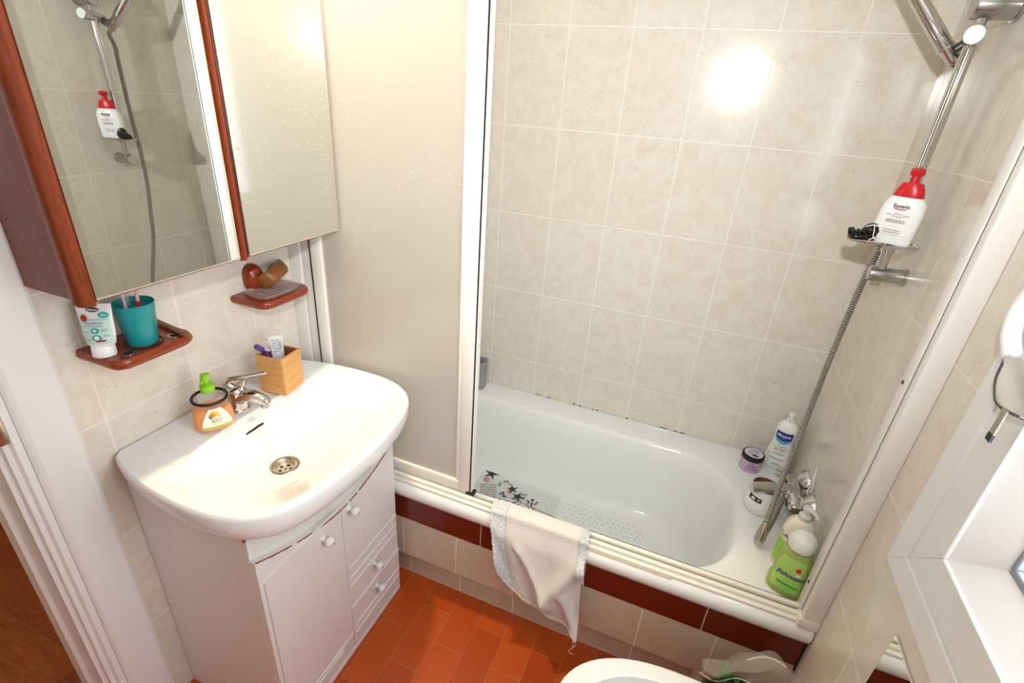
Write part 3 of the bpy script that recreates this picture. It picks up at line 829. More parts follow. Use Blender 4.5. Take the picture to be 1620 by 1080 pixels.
t = thing('toothpaste_tube', (.072, -1.232, ZK), 'white and mint toothpaste tube standing on its cap beside the teal cup', 'toothpaste', rz=.55, rx=-.08)
tp = Bottle([(.022, .018, .016, 2, 0), (.028, .024, .0165, 2, 0), (.05, .0275, .0145, 2, 0), (.085, .0290, .008, 2, 0), (.108, .0305, .0022, 2, 0), (.116, .0310, .0009, 2, 0)])
t.scale = (1, 1, .90); t.location.x = .066; t.location.y = -1.236
bm = bmesh.new(); tp.body(bm, 36); obj('tube_body', bm, plain('tube_white', (240, 238, 240), .3), t, world=False)
bm = bmesh.new(); lathe(bm, [(.0185, 0), (.0198, .002), (.0190, .021), (.0175, .0235)], n=32); obj('cap', bm, M['white'], t, world=False)
bm = bmesh.new(); fp = lambda u, v: tp.surf(u, v, .0006)
patch(bm, -.0255, .0255, .030, .084, fp, 16, 8, 0, mask=lambda u, v: (u*(1 if v > .04 else .9), v+(.006*u/.0255*(1 if v > .07 else 0))))
lb = obj('label', bm, M['mint'], t, world=False, smooth=False)
bm = bmesh.new(); fq = lambda u, v: tp.surf(u, v, .0011)
disc(bm, 0, .104, .011, .0052, fq, 18, 0)
patch(bm, .004, .0235, .088, .101, fq, 8, 4, 1, mask=lambda u, v: (u, v)) if False else disc(bm, .0175, .093, .0085, .0066, fq, 18, 1)
disc(bm, -.016, .086, .0062, .0072, fq, 14, 2); disc(bm, -.0155, .0935, .004, .0018, fq, 8, 3)
disc(bm, .001, .060, .0072, .0062, fq, 18, 1); disc(bm, .003, .045, .0082, .0068, fq, 18, 1)
patch(bm, -.024, .026, .0835, .0842, fq, 8, 1, 1)
patch(bm, .000, .016, .036, .0405, fq, 6, 1, 2)
scribble(bm, -.014, .058, .009, .001, fq, 2, 5, 2); scribble(bm, .016, .063, .010, .001, fq, 3, 5, 3); scribble(bm, -.012, .042, .010, .001, fq, 2, 5, 4); scribble(bm, .018, .050, .008, .001, fq, 2, 5, 5)
fr = lambda u, v: tp.surf(u, v, .0016)
txt(bm, 'chicco', 0, .104, .0070, fr, 4, bold=.0001); txt(bm, 'Dentifricio', .000, .0765, .0068, fr, 0); txt(bm, 'Toothpaste', .000, .0705, .0060, fr, 5); txt(bm, '+', .001, .060, .012, fr, 4, bold=.0004)
disc(bm, .003, .0455, .0042, .004, fr, 10, 4); txt(bm, '6+', .0175, .093, .007, fr, 4)
obj('print', bm, [M['ink'], M['tealink'], M['redink'], M['greenlab'], M['white'], M['greyink']], lb, world=False, smooth=False)

t = thing('wooden_stick', (.05, -1.10, ZK), 'flat brown wooden brush handle lying over the right end of the cup shelf', 'brush')
bm = bmesh.new(); P0, P1 = Vector((.010, -1.094, ZK+.0075)), Vector((.146, -1.113, ZK+.0055))
tube(bm, [P0+(P1-P0)*q for q in (0, .03, .3, .75, .95, 1)], [.002, .0045, .0052, .0062, .0052, .002], 12)
obj('handle', bm, wood('pale_wood', (170, 116, 84), (140, 88, 60), 0, 1.5, .5), t)

# ------------------------------------------------------------------ soap shelf
ZQ = 1.078
t = thing('soap_shelf', (.06, -.80, ZQ), 'small mahogany wall shelf with clear soap dish above the bamboo box', 'shelf')
obj('board', shelf_bm(-.893, -.722, .118, .034, ZQ-.020, ZQ), M['mahog_h'], t)
bm = bmesh.new(); rings(bm, [ell(.026*k, .034*k, h, 32, 2.2) for k, h in ((.9, .0), (1, .004), (.99, .010), (.93, .018), (.8, .024), (.55, .029), (.2, .031))])
bmesh.ops.rotate(bm, verts=bm.verts, cent=(0, 0, 0), matrix=Matrix.Rotation(PI/2, 3, 'Y')); bmesh.ops.scale(bm, verts=bm.verts, vec=(1, .8, 1.5)); bmesh.ops.translate(bm, verts=bm.verts, vec=(.001, -.822, ZQ+.032))
plab(obj('wall_boss', bm, M['mahog_h'], t), 'rounded mahogany wall mount')
bm = bmesh.new(); rings(bm, [ell(.040, .062, ZQ+.002, 36, 4, .066, -.812), ell(.047, .071, ZQ+.012, 36, 4, .066, -.812), ell(.045, .069, ZQ+.012, 36, 4, .066, -.812), ell(.038, .060, ZQ+.0045, 36, 4, .066, -.812)])
for k in range(7): tube(bm, [(.034, -.855+k*.014, ZQ+.0055), (.098, -.855+k*.014, ZQ+.0055)], .0016, 6)
obj('soap_dish', bm, clearplastic('dish_glass', (238, 234, 230), .05, .16), t)
t = thing('soap_bar', (.052, -.772, ZQ+.011), 'worn brown bar of soap tilted on the clear soap dish', 'soap', rz=.15, rx=.22, ry=-.62)
bm = bmesh.new(); rings(bm, [ell(.024, .034, 0, 32, 3.4), ell(.028, .040, .006, 32, 3.2), ell(.029, .041, .018, 32, 3), ell(.026, .039, .026, 32, 3), ell(.016, .028, .030, 32, 2.6)])
for v in bm.verts:
    v.co.z += .010*(v.co.y/.04)**2*(1 if v.co.z > .012 else .25)-.004*math.cos(v.co.x/.02)
bmesh.ops.translate(bm, verts=bm.verts, vec=(0, 0, .010)); bmesh.ops.scale(bm, verts=bm.verts, vec=(1.15, 1.12, 1.2))
obj('bar', bm, plain('brown_soap', (150, 92, 40), .4, var=.45, nscale=35), t, world=False)

# ------------------------------------------------------------------ shower rail on the right wall
BX, BY = 1.512, -.335
t = thing('shower_rail', (BX, BY, 1.26), 'chrome shower riser rail with brackets on the right wall', 'shower rail')
bm = bmesh.new(); tube(bm, [(BX, BY, 1.235), (BX, BY, 1.84)], .0115, 24); obj('rail', bm, M['chrome'], t)
for z, r in ((1.262, .0185), (1.812, .026)):
    bm = bmesh.new(); lathe(bm, [(.0002, -.002), (r*.9, -.001), (r, .004), (r, .068), (r*1.12, .069), (r*1.12, .0755)], (1.4925, BY, z), (1, 0, 0), 36)
    obj('bracket', bm, plain('satin_chrome', (186, 186, 182), .2, .95, var=.06), t)
# slider that carries the hand shower
HZ = 1.752
bm = bmesh.new(); lathe(bm, [(.0002, .050), (.014, .050), (.0175, .047), (.018, .040), (.016, .030), (.015, -.045), (.0002, -.046)], (BX, BY, HZ), (-.29, -.95, .08), 32)
obj('slider', bm, M['chrome'], t)
bm = bmesh.new(); lathe(bm, [(.0002, .0512), (.0162, .0505), (.0165, .0495)], (BX, BY, HZ), (-.29, -.95, .08), 32)
plab(obj('knob_reflection', bm, M['white'], t), 'white reflection painted on the round chrome slider knob')  # white disc paints the bright reflection on the chrome knob face
# soap tray clipped to the rail
tz = 1.339
bm = bmesh.new(); V = rings(bm, [ell(.070, .046, tz, 48, 2, 1.485, -.365), ell(.074, .050, tz+.004, 48, 2, 1.485, -.365), ell(.0745, .0505, tz+.0065, 48, 2, 1.485, -.365), ell(.0715, .0475, tz+.0065, 48, 2, 1.485, -.365), ell(.068, .044, tz+.002, 48, 2, 1.485, -.365)])
tube(bm, [(BX, BY, tz-.022), (BX, BY, tz)], .0145, 20)
tr = obj('soap_tray', bm, M['chrome'], t)

# hand shower with its hose
t = thing('hand_shower', (1.478, -.30, 1.72), 'chrome hand shower and ribbed hose hanging from the riser rail', 'hand shower')
H0 = Vector((1.511, -.285, 1.716)); HD = Vector((-.30, .10, .36)).normalized()
bm = bmesh.new(); prof = [(0, .0095), (.006, .0120), (.03, .0130), (.035, .0155), (.12, .0160), (.20, .0140), (.24, .0125)]
tube(bm, [H0+HD*d for d, r in prof], [r for d, r in prof], 24)
tube(bm, [H0+HD*.033, H0+HD*.0355], [.0185, .0185], 24)
h = obj('handle', bm, M['chrome'], t)
bm = bmesh.new(); hc = H0+HD*.27; ha = Vector((-.55, -.45, -.65)).normalized()
lathe(bm, [(.0002, -.018), (.018, -.016), (.036, -.004), (.042, .006), (.042, .012), (.038, .014), (.0002, .0145)], hc, ha, 36); obj('spray_head', bm, M['chrome'], t)
bm = bmesh.new()
side = HD.cross(Vector((0, 1, 0))).normalized()
for k in range(3):
    c = H0+HD*(.008+.010*k)
    tube(bm, [c+Vector((0, 0, 0)), c+Vector((.012, -.026, .016))], .0035, 8)
obj('cradle', bm, plain('dark_chrome', (120, 120, 124), .15, 1.0), t)
HP = [H0, H0-HD*.016+Vector((.004, .004, -.004)), (1.527, -.272, 1.66), (1.530, -.272, 1.60), (1.528, -.274, 1.45), (1.518, -.278, 1.35), (1.504, -.285, 1.260), (1.495, -.297, 1.147), (1.488, -.315, 1.052), (1.4823, -.3309, .9551), (1.469, -.384, .7915), (1.4568, -.4203, .6799), (1.4498, -.4498, .5891), (1.4450, -.470, .525), (1.4400, -.484, .492), (1.4395, -.486, .4785), (1.4440, -.478, .474), (1.456, -.455, .486), (1.474, -.415, .512), (1.492, -.360, .538), (1.508, -.325, .548)]
HC = catmull(HP, 10)
bm = bmesh.new(); tube(bm, HC, .0072, 14, uv=True); obj('hose', bm, M['hose'], t)
sl = catmull([(1.4462, -.4655, .541), (1.4445, -.4715, .521), (1.4425, -.4775, .502), (1.4400, -.4845, .482), (1.4390, -.4875, .4715)], 5)
bm = bmesh.new(); tube(bm, sl, [.0076+.0075*math.sin(PI*min(1, i/20*.93))**.9*(1 if i < 19 else .6) for i in range(21)], 18)
plab(obj('hose_sleeve', bm, M['steel'], t), 'smooth worn steel sleeve at the bend')

# ------------------------------------------------------------------ bath tap
TZ = .560
t = thing('bath_tap', (1.515, -.305, TZ), 'chrome bath mixer tap on the right wall above the tub rim', 'tap')
bm = bmesh.new()
tube(bm, [(1.522, -.228, TZ), (1.522, -.236, TZ), (1.522, -.300, TZ), (1.522, -.302, TZ), (1.522, -.352, TZ), (1.522, -.354, TZ), (1.522, -.398, TZ-.002), (1.522, -.404, TZ-.002)], [.017, .0215, .0215, .0235, .0235, .0190, .0175, .013], 28)
obj('body', bm, M['chrome'], t)
for y in (-.252, -.372):
    bm = bmesh.new(); lathe(bm, [(.015, -.02), (.016, .014), (.032, .026), (.040, .036), (.042, .0455)], (1.522, y, TZ), (1, 0, 0), 36); obj('wall_flange', bm, M['chrome'], t)
bm = bmesh.new(); tube(bm, [(1.521, -.325, TZ+.002), (1.505, -.330, TZ+.012), (1.490, -.338, TZ+.020)], [.0215, .0205, .017], 22)
tube(bm, catmull([(1.496, -.334, TZ+.018), (1.465, -.352, TZ+.024), (1.435, -.368, TZ+.026), (1.404, -.383, TZ+.027), (1.397, -.386, TZ+.027)], 5), [.0125]*6+[.0160]*12+[.0156, .0150, .0135], 20)
obj('spout', bm, M['chrome'], t)
bm = bmesh.new(); tube(bm, [(1.512, -.290, TZ+.015), (1.500, -.286, TZ+.034), (1.482, -.284, TZ+.046), (1.470, -.283, TZ+.050)], [.012, .010, .008, .006], 16)
obj('lever', bm, M['chrome'], t)
bm = bmesh.new(); tube(bm, [(1.522, -.325, TZ-.010), (1.506, -.326, TZ-.016)], [.012, .010], 16); obj('hose_outlet', bm, M['chrome'], t)

# plug cord hanging from the flange with its clear suction hook
t = thing('plug_cord', (1.555, -.37, TZ), 'thin white cord hanging from a clear suction hook beside the bath tap', 'cord')
bm = bmesh.new(); tube(bm, catmull([(1.5645, -.295, .655), (1.561, -.318, .61), (1.553, -.335, .588), (1.556, -.372, .570), (1.560, -.392, .53), (1.556, -.402, .50)], 6), .0013, 8)
tube(bm, catmull([(1.5645, -.300, .655), (1.561, -.330, .625), (1.555, -.352, .605), (1.553, -.335, .588)], 6), .0013, 8)
obj('cord', bm, plain('white_cord', (238, 236, 230), .6), t)
bm = bmesh.new(); lathe(bm, [(.016, .0), (.014, .004), (.006, .008), (.005, .014), (.0065, .015), (.0002, .0155)], (XR-.0005, -.388, .575), (-1, 0, 0), 24)
obj('suction_hook', bm, clearplastic('clear_vinyl', (225, 232, 228), .08, .5), t)

# ------------------------------------------------------------------ toiletries
# lotion bottle in the shower tray
t = thing('lotion_bottle', (1.496, -.374, tz+.0068), 'white lotion bottle with red pump cap standing in the chrome shower tray', 'bottle', rz=-.52)
eu = Bottle([(0, .040, .019, 3, 0), (.004, .0415, .0205, 3, 0), (.04, .0425, .021, 3, .0015), (.07, .042, .0215, 2.8, .003), (.088, .0395, .021, 2.6, .004), (.098, .034, .0195, 2.5, .004), (.1035, .028, .018, 2.4, .003)])
bm = bmesh.new(); eu.body(bm, 48); obj('bottle_body', bm, M['white'], t, world=False)
bm = bmesh.new()
def er(rx, ry, z, p=2.5): return ell(rx, ry, z, 40, p, .003)
rings(bm, [er(.0288, .0185, .1030), er(.0290, .0187, .1045), er(.026, .0175, .118), er(.020, .016, .131), er(.018, .0155, .1325)])
rings(bm, [ell(.0095, .0095, .130, 24, 2, .003), ell(.0088, .0088, .149, 24, 2, .003)])
rings(bm, [ell(.0122, .0118, .148, 24, 2.4, .003), ell(.0135, .0125, .151, 24, 2.4, .003), ell(.0130, .0120, .161, 24, 2.4, .003), ell(.009, .008, .1635, 24, 2.4, .003)])
tube(bm, [(.003, -.004, .155), (.003, -.016, .156), (.003, -.024, .154)], [.0085, .0075, .006], 14)
obj('pump_cap', bm, M['redp'], t, world=False)
bm = bmesh.new(); fe = lambda u, v: eu.surf(u, v, .0008)
txt(bm, 'Eucerin', .0035, .0835, .0105, fe, 0, bold=.0003)
patch(bm, -.009, .014, .0775, .0795, fe, 10, 1, 1, mask=lambda u, v: (u, v-(.0018*(1-((u-.0025)/.0115)**2))))
txt(bm, 'Intim', .002, .0665, .0070, fe, 2, shear=.3); txt(bm, 'Protect', .002, .0610, .0062, fe, 2, shear=.3)
for a, b_ in ((-.022, -.009), (.012, .025)): patch(bm, a, b_, .0635, .0646, fe, 5, 1, 1)
scribble(bm, .002, .054, .038, .0010, fe, 4, 2, 5); scribble(bm, .002, .032, .034, .0008, fe, 2, 2, 6)
scribble(bm, .002, .0262, .040, .0016, fe, 1, 1, 7); scribble(bm, .002, .0215, .038, .0009, fe, 1, 2, 8)
obj('label_print', bm, [M['ink'], M['redink'], M['greyink']], t, world=False, smooth=False)

# black hair clip with a beaded chain
t = thing('hair_clip', (1.445, -.372, tz+.0068), 'black hair claw clip with white beaded chain in the chrome shower tray', 'hair clip', rz=.2)
bm = bmesh.new()
rings(bm, [ell(.026, .016, .0, 28, 2.6, -.004), ell(.030, .019, .006, 28, 2.6, -.004), ell(.028, .017, .014, 28, 2.6, -.004), ell(.020, .012, .019, 28, 2.6, -.004)])
rings(bm, [ell(.018, .013, .014, 24, 2.4, .010), ell(.020, .015, .022, 24, 2.4, .011), ell(.014, .010, .034, 24, 2.4, .013), ell(.006, .005, .038, 24, 2.4, .014)])
for k in range(5):
    x = -.030+k*.011
    tube(bm, [(x, -.016, .010), (x-.003, -.018, .018), (x-.004, -.012, .024)], [.004, .0035, .0015], 8)
tube(bm, [(-.034, -.004, .012), (-.038, -.006, .022), (-.030, -.006, .024)], [.005, .004, .002], 10)
obj('claw', bm, plain('black_plastic', (14, 14, 15), .25), t, world=False)
bm = bmesh.new(); ch = catmull([(-.008, -.013, .031), (.004, -.015, .036), (.018, -.014, .033)], 8)+catmull([(.006, -.017, .034), (.007, -.021, .022), (.009, -.022, .010), (.018, -.022, .004)], 8)+catmull([(.002, -.022, .003), (.012, -.021, .009), (.022, -.019, .011)], 6)
for p in ch: bmesh.ops.create_uvsphere(bm, u_segments=7, v_segments=5, radius=.0013, matrix=Matrix.Translation(p))
obj('bead_chain', bm, M['white'], t, world=False)

# lilac jar
t = thing('cream_jar', (1.430, -.105, ZR), 'lilac cream jar with black lid on the tub corner', 'jar', rz=-.25)
bm = bmesh.new(); lathe(bm, [(.030, 0), (.0335, .003), (.035, .008), (.035, .046), (.033, .050)], n=44); obj('jar_body', bm, plain('lilac_plastic_jar', (206, 172, 204), .3), t, world=False)
bm = bmesh.new(); lathe(bm, [(.0355, .047), (.0368, .049), (.0368, .062), (.0350, .0655), (.0002, .066)], n=44); lid = obj('lid', bm, M['black'], t, world=False)
bm = bmesh.new(); lathe(bm, [(.0002, .0664), (.0305, .0664), (.0305, .0660)], n=40, mi=0); ld = lambda u, v: Vector((u, v, .0668))
scribble(bm, 0, .018, .034, .003, ld, 2, 1, 3); scribble(bm, .0, .004, .044, .004, ld, 1, 1, 4); disc(bm, .007, -.015, .012, .0065, ld, 16, 1); scribble(bm, -.012, -.006, .016, .004, ld, 1, 1, 8)
obj('lid_label', bm, [plain('pale_lilac', (226, 210, 232), .4), M['ink']], lid, world=False, smooth=False)
bm = bmesh.new(); jr = Bottle([(0, .035, .035, 2, 0), (.05, .035, .035, 2, 0)]); fj = lambda u, v: jr.surf(u, v, .0006)
txt(bm, 'HAIR', .006, .0385, .0075, fj, 0, bold=.0002); txt(bm, 'REPAIR', .008, .0295, .0085, fj, 0, bold=.0003); scribble(bm, .008, .0215, .036, .0014, fj, 3, 0, 2)
obj('label_print', bm, [plain('plum_ink', (110, 60, 100), .5)], t, world=False, smooth=False)

# tall white baby lotion bottle
t = thing('lotion_bottle', (1.510, -.072, ZR), 'tall white baby wash bottle with blue band in the tub corner', 'bottle', rz=-.26)
mu = Bottle([(0, .041, .026, 2.4, 0), (.004, .044, .029, 2.4, 0), (.05, .0415, .0285, 2.3, 0), (.10, .034, .027, 2.2, 0), (.13, .031, .0265, 2.2, 0), (.165, .0335, .027, 2.2, 0), (.182, .0325, .026, 2.1, 0), (.195, .026, .022, 2, 0), (.203, .017, .016, 2, 0), (.206, .013, .013, 2, 0)])
bm = bmesh.new(); mu.body(bm, 48); obj('bottle_body', bm, plain('milky_plastic', (244, 246, 240), .3), t, world=False)
bm = bmesh.new(); lathe(bm, [(.0135, .205), (.0135, .214), (.006, .216), (.0055, .224), (.0095, .226), (.0100, .234), (.007, .238), (.0002, .2385)], n=28); tube(bm, [(0, 0, .231), (0, -.012, .232), (0, -.024, .229)], [.0085, .0075, .005], 14)
obj('pump', bm, M['white'], t, world=False)
bm = bmesh.new(); fm = lambda u, v: mu.surf(u, v, .0007)
def shield(u, v): return (u, v-.012*(1-(u/.025)**2)*(1-(v-.142)/.034))
patch(bm, -.0255, .0255, .138, .172, fm, 18, 8, 1, mask=shield); fm2 = lambda u, v: mu.surf(u, v, .0013)
patch(bm, -.0255, .0255, .148, .172, fm2, 18, 8, 0, mask=shield)
fm3 = lambda u, v: mu.surf(u, v, .0019)
txt(bm, 'Mustela', 0, .158, .0135, fm3, 2, bold=.0003); scribble(bm, 0, .1475, .022, .0010, fm3, 1, 2, 3)
scribble(bm, 0, .122, .022, .001, fm, 1, 6, 1)
for q in (-.009, .010):
    tube(bm, [fm(q+.0085*math.cos(a), .106+.0095*math.sin(a)) for a in [i*2*PI/16 for i in range(17)]], .0007, 5, mi=4, caps=False); disc(bm, q-.001, .103, .0028, .003, fm, 8, 4)
scribble(bm, 0, .085, .040, .0018, fm, 2, 3, 4); scribble(bm, 0, .064, .048, .0020, fm, 2, 3, 5); scribble(bm, -.026, .078, .008, .001, fm, 3, 3, 6); scribble(bm, .004, .045, .030, .0018, fm, 3, 4, 7)
patch(bm, -.038, .038, .018, .0195, fm, 18, 1, 1); patch(bm, -.038, .038, .026, .0275, fm, 18, 1, 5)
obj('label_print', bm, [M['navy'], M['sky'], M['white'], M['greyink'], plain('slate_ink', (96, 116, 112), .5), M['sage'], M['redink']], t, world=False, smooth=False)

# white cup with brown inside
t = thing('plastic_cup', (1.455, -.302, ZR), 'white rounded cup with brown interior under the bath tap spout', 'cup', rz=-.28)
cp = Bottle([(0, .044, .044, 2, 0), (.005, .050, .050, 2, 0), (.028, .0535, .0535, 2, 0), (.050, .050, .050, 2, 0), (.072, .0425, .0425, 2, 0), (.086, .0395, .0395, 2, 0)])
bm = bmesh.new(); lathe(bm, [(.044, 0), (.050, .005), (.0535, .028), (.050, .050), (.0425, .072), (.0395, .085), (.0375, .0855)], n=44, cap1=False); obj('cup_wall', bm, M['white'], t, world=False)
bm = bmesh.new(); lathe(bm, [(.0375, .0854), (.0370, .070), (.0002, .064)], n=44, cap0=False); plab(obj('inside', bm, plain('brown_residue', (142, 98, 60), .5, var=.3), t, world=False), 'brown stained inside')
bm = bmesh.new(); tube(bm, [(.0388*math.cos(a), .0388*math.sin(a), .0855) for a in [i*2*PI/40 for i in range(41)]], .0014, 6, caps=False); obj('rim', bm, plain('dark_red_rim', (96, 36, 30), .4), t, world=False)
bm = bmesh.new(); fc = lambda u, v: cp.surf(u, v, .0007); fc2 = lambda u, v: cp.surf(u, v, .0014)
patch(bm, -.034, .004, .048, .062, fc, 12, 3, 0, mask=lambda u, v: (u, v)); disc(bm, -.0215, .055, .0068, .0040, fc2, 14, 1); scribble(bm, -.005, .0585, .009, .0012, fc2, 3, 1, 2)
obj('label', bm, [M['black'], M['white']], t, world=False, smooth=False)

# cream and green shampoo bottle
t = thing('shampoo_bottle', (1.512, -.520, ZR), 'cream shampoo bottle with green label and clear pump at the tub corner', 'bottle', rz=-.42)
sa = Bottle([(0, .036, .028, 2.4, 0), (.004, .0385, .031, 2.4, 0), (.11, .0385, .031, 2.4, 0), (.140, .037, .030, 2.3, 0), (.156, .031, .027, 2.1, 0), (.168, .020, .019, 2, 0), (.172, .0145, .0145, 2, 0)])
bm = bmesh.new(); sa.body(bm, 48); obj('bottle_body', bm, plain('cream_plastic', (236, 226, 208), .32), t, world=False)
bm = bmesh.new(); lathe(bm, [(.0150, .170), (.0155, .172), (.0155, .184), (.010, .187), (.005, .188), (.005, .198), (.0115, .200), (.0125, .206), (.010, .211), (.0002, .212)], n=28); tube(bm, [(0, 0, .206), (.014, -.006, .208), (.026, -.012, .204), (.030, -.014, .198)], [.008, .0065, .005, .004], 14)
obj('pump', bm, clearplastic('milky_clear', (236, 234, 226), .2, .75), t, world=False)
bm = bmesh.new(); fs_ = lambda u, v: sa.surf(u, v, .0007); fs2 = lambda u, v: sa.surf(u, v, .0013)
patch(bm, -.036, .036, .02, .092, fs_, 18, 8, 0, mask=lambda u, v: (u, v+(.010*(u/.036)**2 if v > .07 else 0)))
for k in range(5): patch(bm, -.036, .020-k*.008, .040+k*.009, .043+k*.009, fs2, 10, 1, 4, mask=lambda u, v: (u, v+u*.25))
txt(bm, 'SANTE', -.004, .112, .0215, fs_, 1, bold=-.0001)
star(bm, .000, .090, .0105, .2, 2, fs2, 8, .86); scribble(bm, .0, .092, .010, .0016, lambda u, v: sa.surf(u, v, .0019), 2, 3, 2); scribble(bm, .014, .099, .012, .0012, fs2, 2, 2, 4)
obj('label_print', bm, [M['greenlab'], M['ink'], M['black'], M['white'], plain('pale_green_ink', (182, 222, 96), .4)], t, world=False, smooth=False)

# clear green baby shampoo
t = thing('shampoo_bottle', (1.499, -.612, ZR), 'clear green baby shampoo bottle with milky cap beside the white profile', 'bottle', rz=-.36)
jo = Bottle([(0, .040, .024, 2.5, 0), (.005, .045, .028, 2.5, 0), (.035, .047, .029, 2.4, 0), (.052, .0425, .027, 2.3, 0), (.066, .0405, .026, 2.3, 0), (.082, .0435, .027, 2.3, 0), (.115, .043, .027, 2.3, 0), (.140, .036, .025, 2.2, 0), (.152, .026, .021, 2, 0)])
bm = bmesh.new(); jo.body(bm, 48); obj('bottle_body', bm, clearplastic('clear_bottle', (222, 234, 180), .05, .16), t, world=False)
bm = bmesh.new(); jo.body(bm, 48, .003, .145, .96); obj('shampoo', bm, liquid('green_shampoo', (196, 218, 96)), t, world=False)
bm = bmesh.new(); fl = lambda u, v: jo.surf(u, v, .0006); fl2 = lambda u, v: jo.surf(u, v, .0012)
patch(bm, -.034, .036, .022, .128, fl, 16, 12, 0, mask=lambda u, v: (u*(1-.25*max(0, (v-.09)/.04)), v))
disc(bm, .017, .101, .0062, .0062, fl2, 14, 2); star(bm, .018, .107, .0055, 1.2, 2, fl2, 3, .6); disc(bm, .020, .086, .006, .0042, fl2, 14, 4)
patch(bm, -.020, .030, .040, .0475, fl2, 12, 2, 3); scribble(bm, .008, .058, .022, .0014, fl2, 1, 3, 2); scribble(bm, .004, .033, .030, .0014, fl2, 2, 3, 9)
txt(bm, "Johnson's", .011, .0735, .0200, fl2, 1, shear=.25, bold=.0005)
obj('label_print', bm, [plain('green_film', (168, 210, 104), .3), M['navy'], plain('drop_red', (214, 30, 50), .4), plain('mid_green_ink', (64, 168, 70), .4), M['white']], t, world=False, smooth=False)
bm = bmesh.new(); lathe(bm, [(.025, .150), (.030, .154), (.0325, .166), (.031, .180), (.025, .192), (.014, .199), (.0002, .202)], n=40); obj('cap', bm, clearplastic('milky_cap', (236, 238, 228), .25, .92), t, world=False)

# ------------------------------------------------------------------ cloth over the tub edge
t = thing('face_cloth', (.85, -.70, ZR), 'worn beige terry cloth draped over the screen rail of the bathtub', 'cloth')
def cloth_pt(s, q):
    """s 0..1 across, q 0..1 from the tub side over the rail to the hem"""
    x0 = .693; x1 = .985
    path = [(-.640, .400), (-.655, .452), (-.668, .4905), (-.690, .4935), (-.712, .480), (-.7265, .455), (-.731, .42), (-.730, .36), (-.727, .29), (-.723, .21), (-.720, .13)]
    # hem: deeper at the right
    drop = .215+.02*math.sin(s*PI)+.085*s-(.10*max(0, 1-s/.14) if s < .14 else 0)*.3
    zend = .455-drop
    if q < .35:
        f = q/.35*4.0; i = min(3, int(f)); f -= i
        a, b_ = path[i], path[i+1]; y = a[0]+(b_[0]-a[0])*f; z = a[1]+(b_[1]-a[1])*f
        g = 0
    else:
        g = (q-.35)/.65
        z = .480+(zend-.480)*g
        y = -.712-.0195*sm(min(1, g*4))
    x = x0+(x1-x0)*s
    lean = .055*g*(1-s)+.035*g*s
    x += lean
    fold = .010*math.sin(s*9+g*3.5)+.006*math.sin(s*21-g*5)+.012*math.sin((s*1.3-g*.9)*6)
    y -= sm(g*1.6)*(.014+fold*.55)
    def ridge(a, b, c, d, wdt):
        vx, vy = c-a, d-b; L = vx*vx+vy*vy; tt = max(0, min(1, ((s-a)*vx+(g-b)*vy)/L)); return math.exp(-(((s-a-tt*vx)**2+(g-b-tt*vy)**2)/wdt**2))
    y -= .020*ridge(.96, .22, .52, .80, .075)*sm(g*4)+.014*ridge(.30, .30, .62, .78, .06)*sm(g*3)+.016*ridge(.80, .62, .93, 1.0, .05)
    if s > .86: y -= .022*sm((s-.86)/.14)*sm((g-.32)/.3)
    return Vector((x, y, z))
def cloth(s0, s1, ns, q0, q1, nq, th=.004, off=0, jit=0):
    b = bmesh.new(); rr = random.Random(5)
    G = [[cloth_pt(s0+(s1-s0)*i/ns, q0+(q1-q0)*j/nq) for i in range(ns+1)] for j in range(nq+1)]
    for r in G:
        for p in r: p.y -= off+rr.uniform(0, jit); p.z += off*.6+rr.uniform(-jit, jit)*.4; p.x += rr.uniform(-jit, jit)*.6
    Vv = [[b.verts.new(p) for p in r] for r in G]
    for j in range(nq):
        for i in range(ns): b.faces.new((Vv[j][i], Vv[j][i+1], Vv[j+1][i+1], Vv[j+1][i]))
    return b
obj('cloth_face', cloth(.04, .97, 50, 0, 1, 56), woven('cotton_face', (226, 221, 213)), t)
plab(obj('terry_border', cloth(-.01, .155, 26, .10, .97, 130, .006, .0040, .0028), terry('terry_grey', (238, 238, 234), 300, .5, (196, 202, 204)), t), 'bluish grey looped terry border')
plab(obj('terry_border', cloth(.925, 1.005, 16, .10, .60, 90, .006, .0035, .0028), terry('terry_grey_edge', (238, 238, 234), 300, .5, (196, 202, 204)), t), 'bluish grey looped terry border')
bm = bmesh.new(); rr = random.Random(9)
hem = [cloth_pt(.05+.92*i/30, .985)+Vector((0, -.004, 0)) for i in range(31)]
for k in range(4): tube(bm, [p+Vector((rr.uniform(-.001, .001), -.001-.0015*k, .004+.005*k+rr.uniform(-.001, .001))) for p in hem], .0010, 6)
def thread(pts): tube(bm, catmull(pts, 5), .0008, 6)
h0 = cloth_pt(.93, .99)
thread([h0, h0+Vector((.006, -.006, -.022)), h0+Vector((.012, -.004, -.008)), h0+Vector((.003, -.006, -.030)), h0+Vector((-.006, -.004, -.052)), h0+Vector((.010, -.004, -.056))])
h1 = cloth_pt(.16, 1.0); thread([h1, h1+Vector((.001, -.003, -.03)), h1+Vector((.005, -.002, -.075)), h1+Vector((.004, .004, -.11))])
h2 = cloth_pt(.2, .80); thread([h2+Vector((0, -.006, 0)), h2+Vector((.025, -.010, -.008)), h2+Vector((.030, -.010, .004)), h2+Vector((.012, -.010, -.018))])
obj('loose_thread', bm, plain('cotton_thread', (224, 216, 202), .8), t)

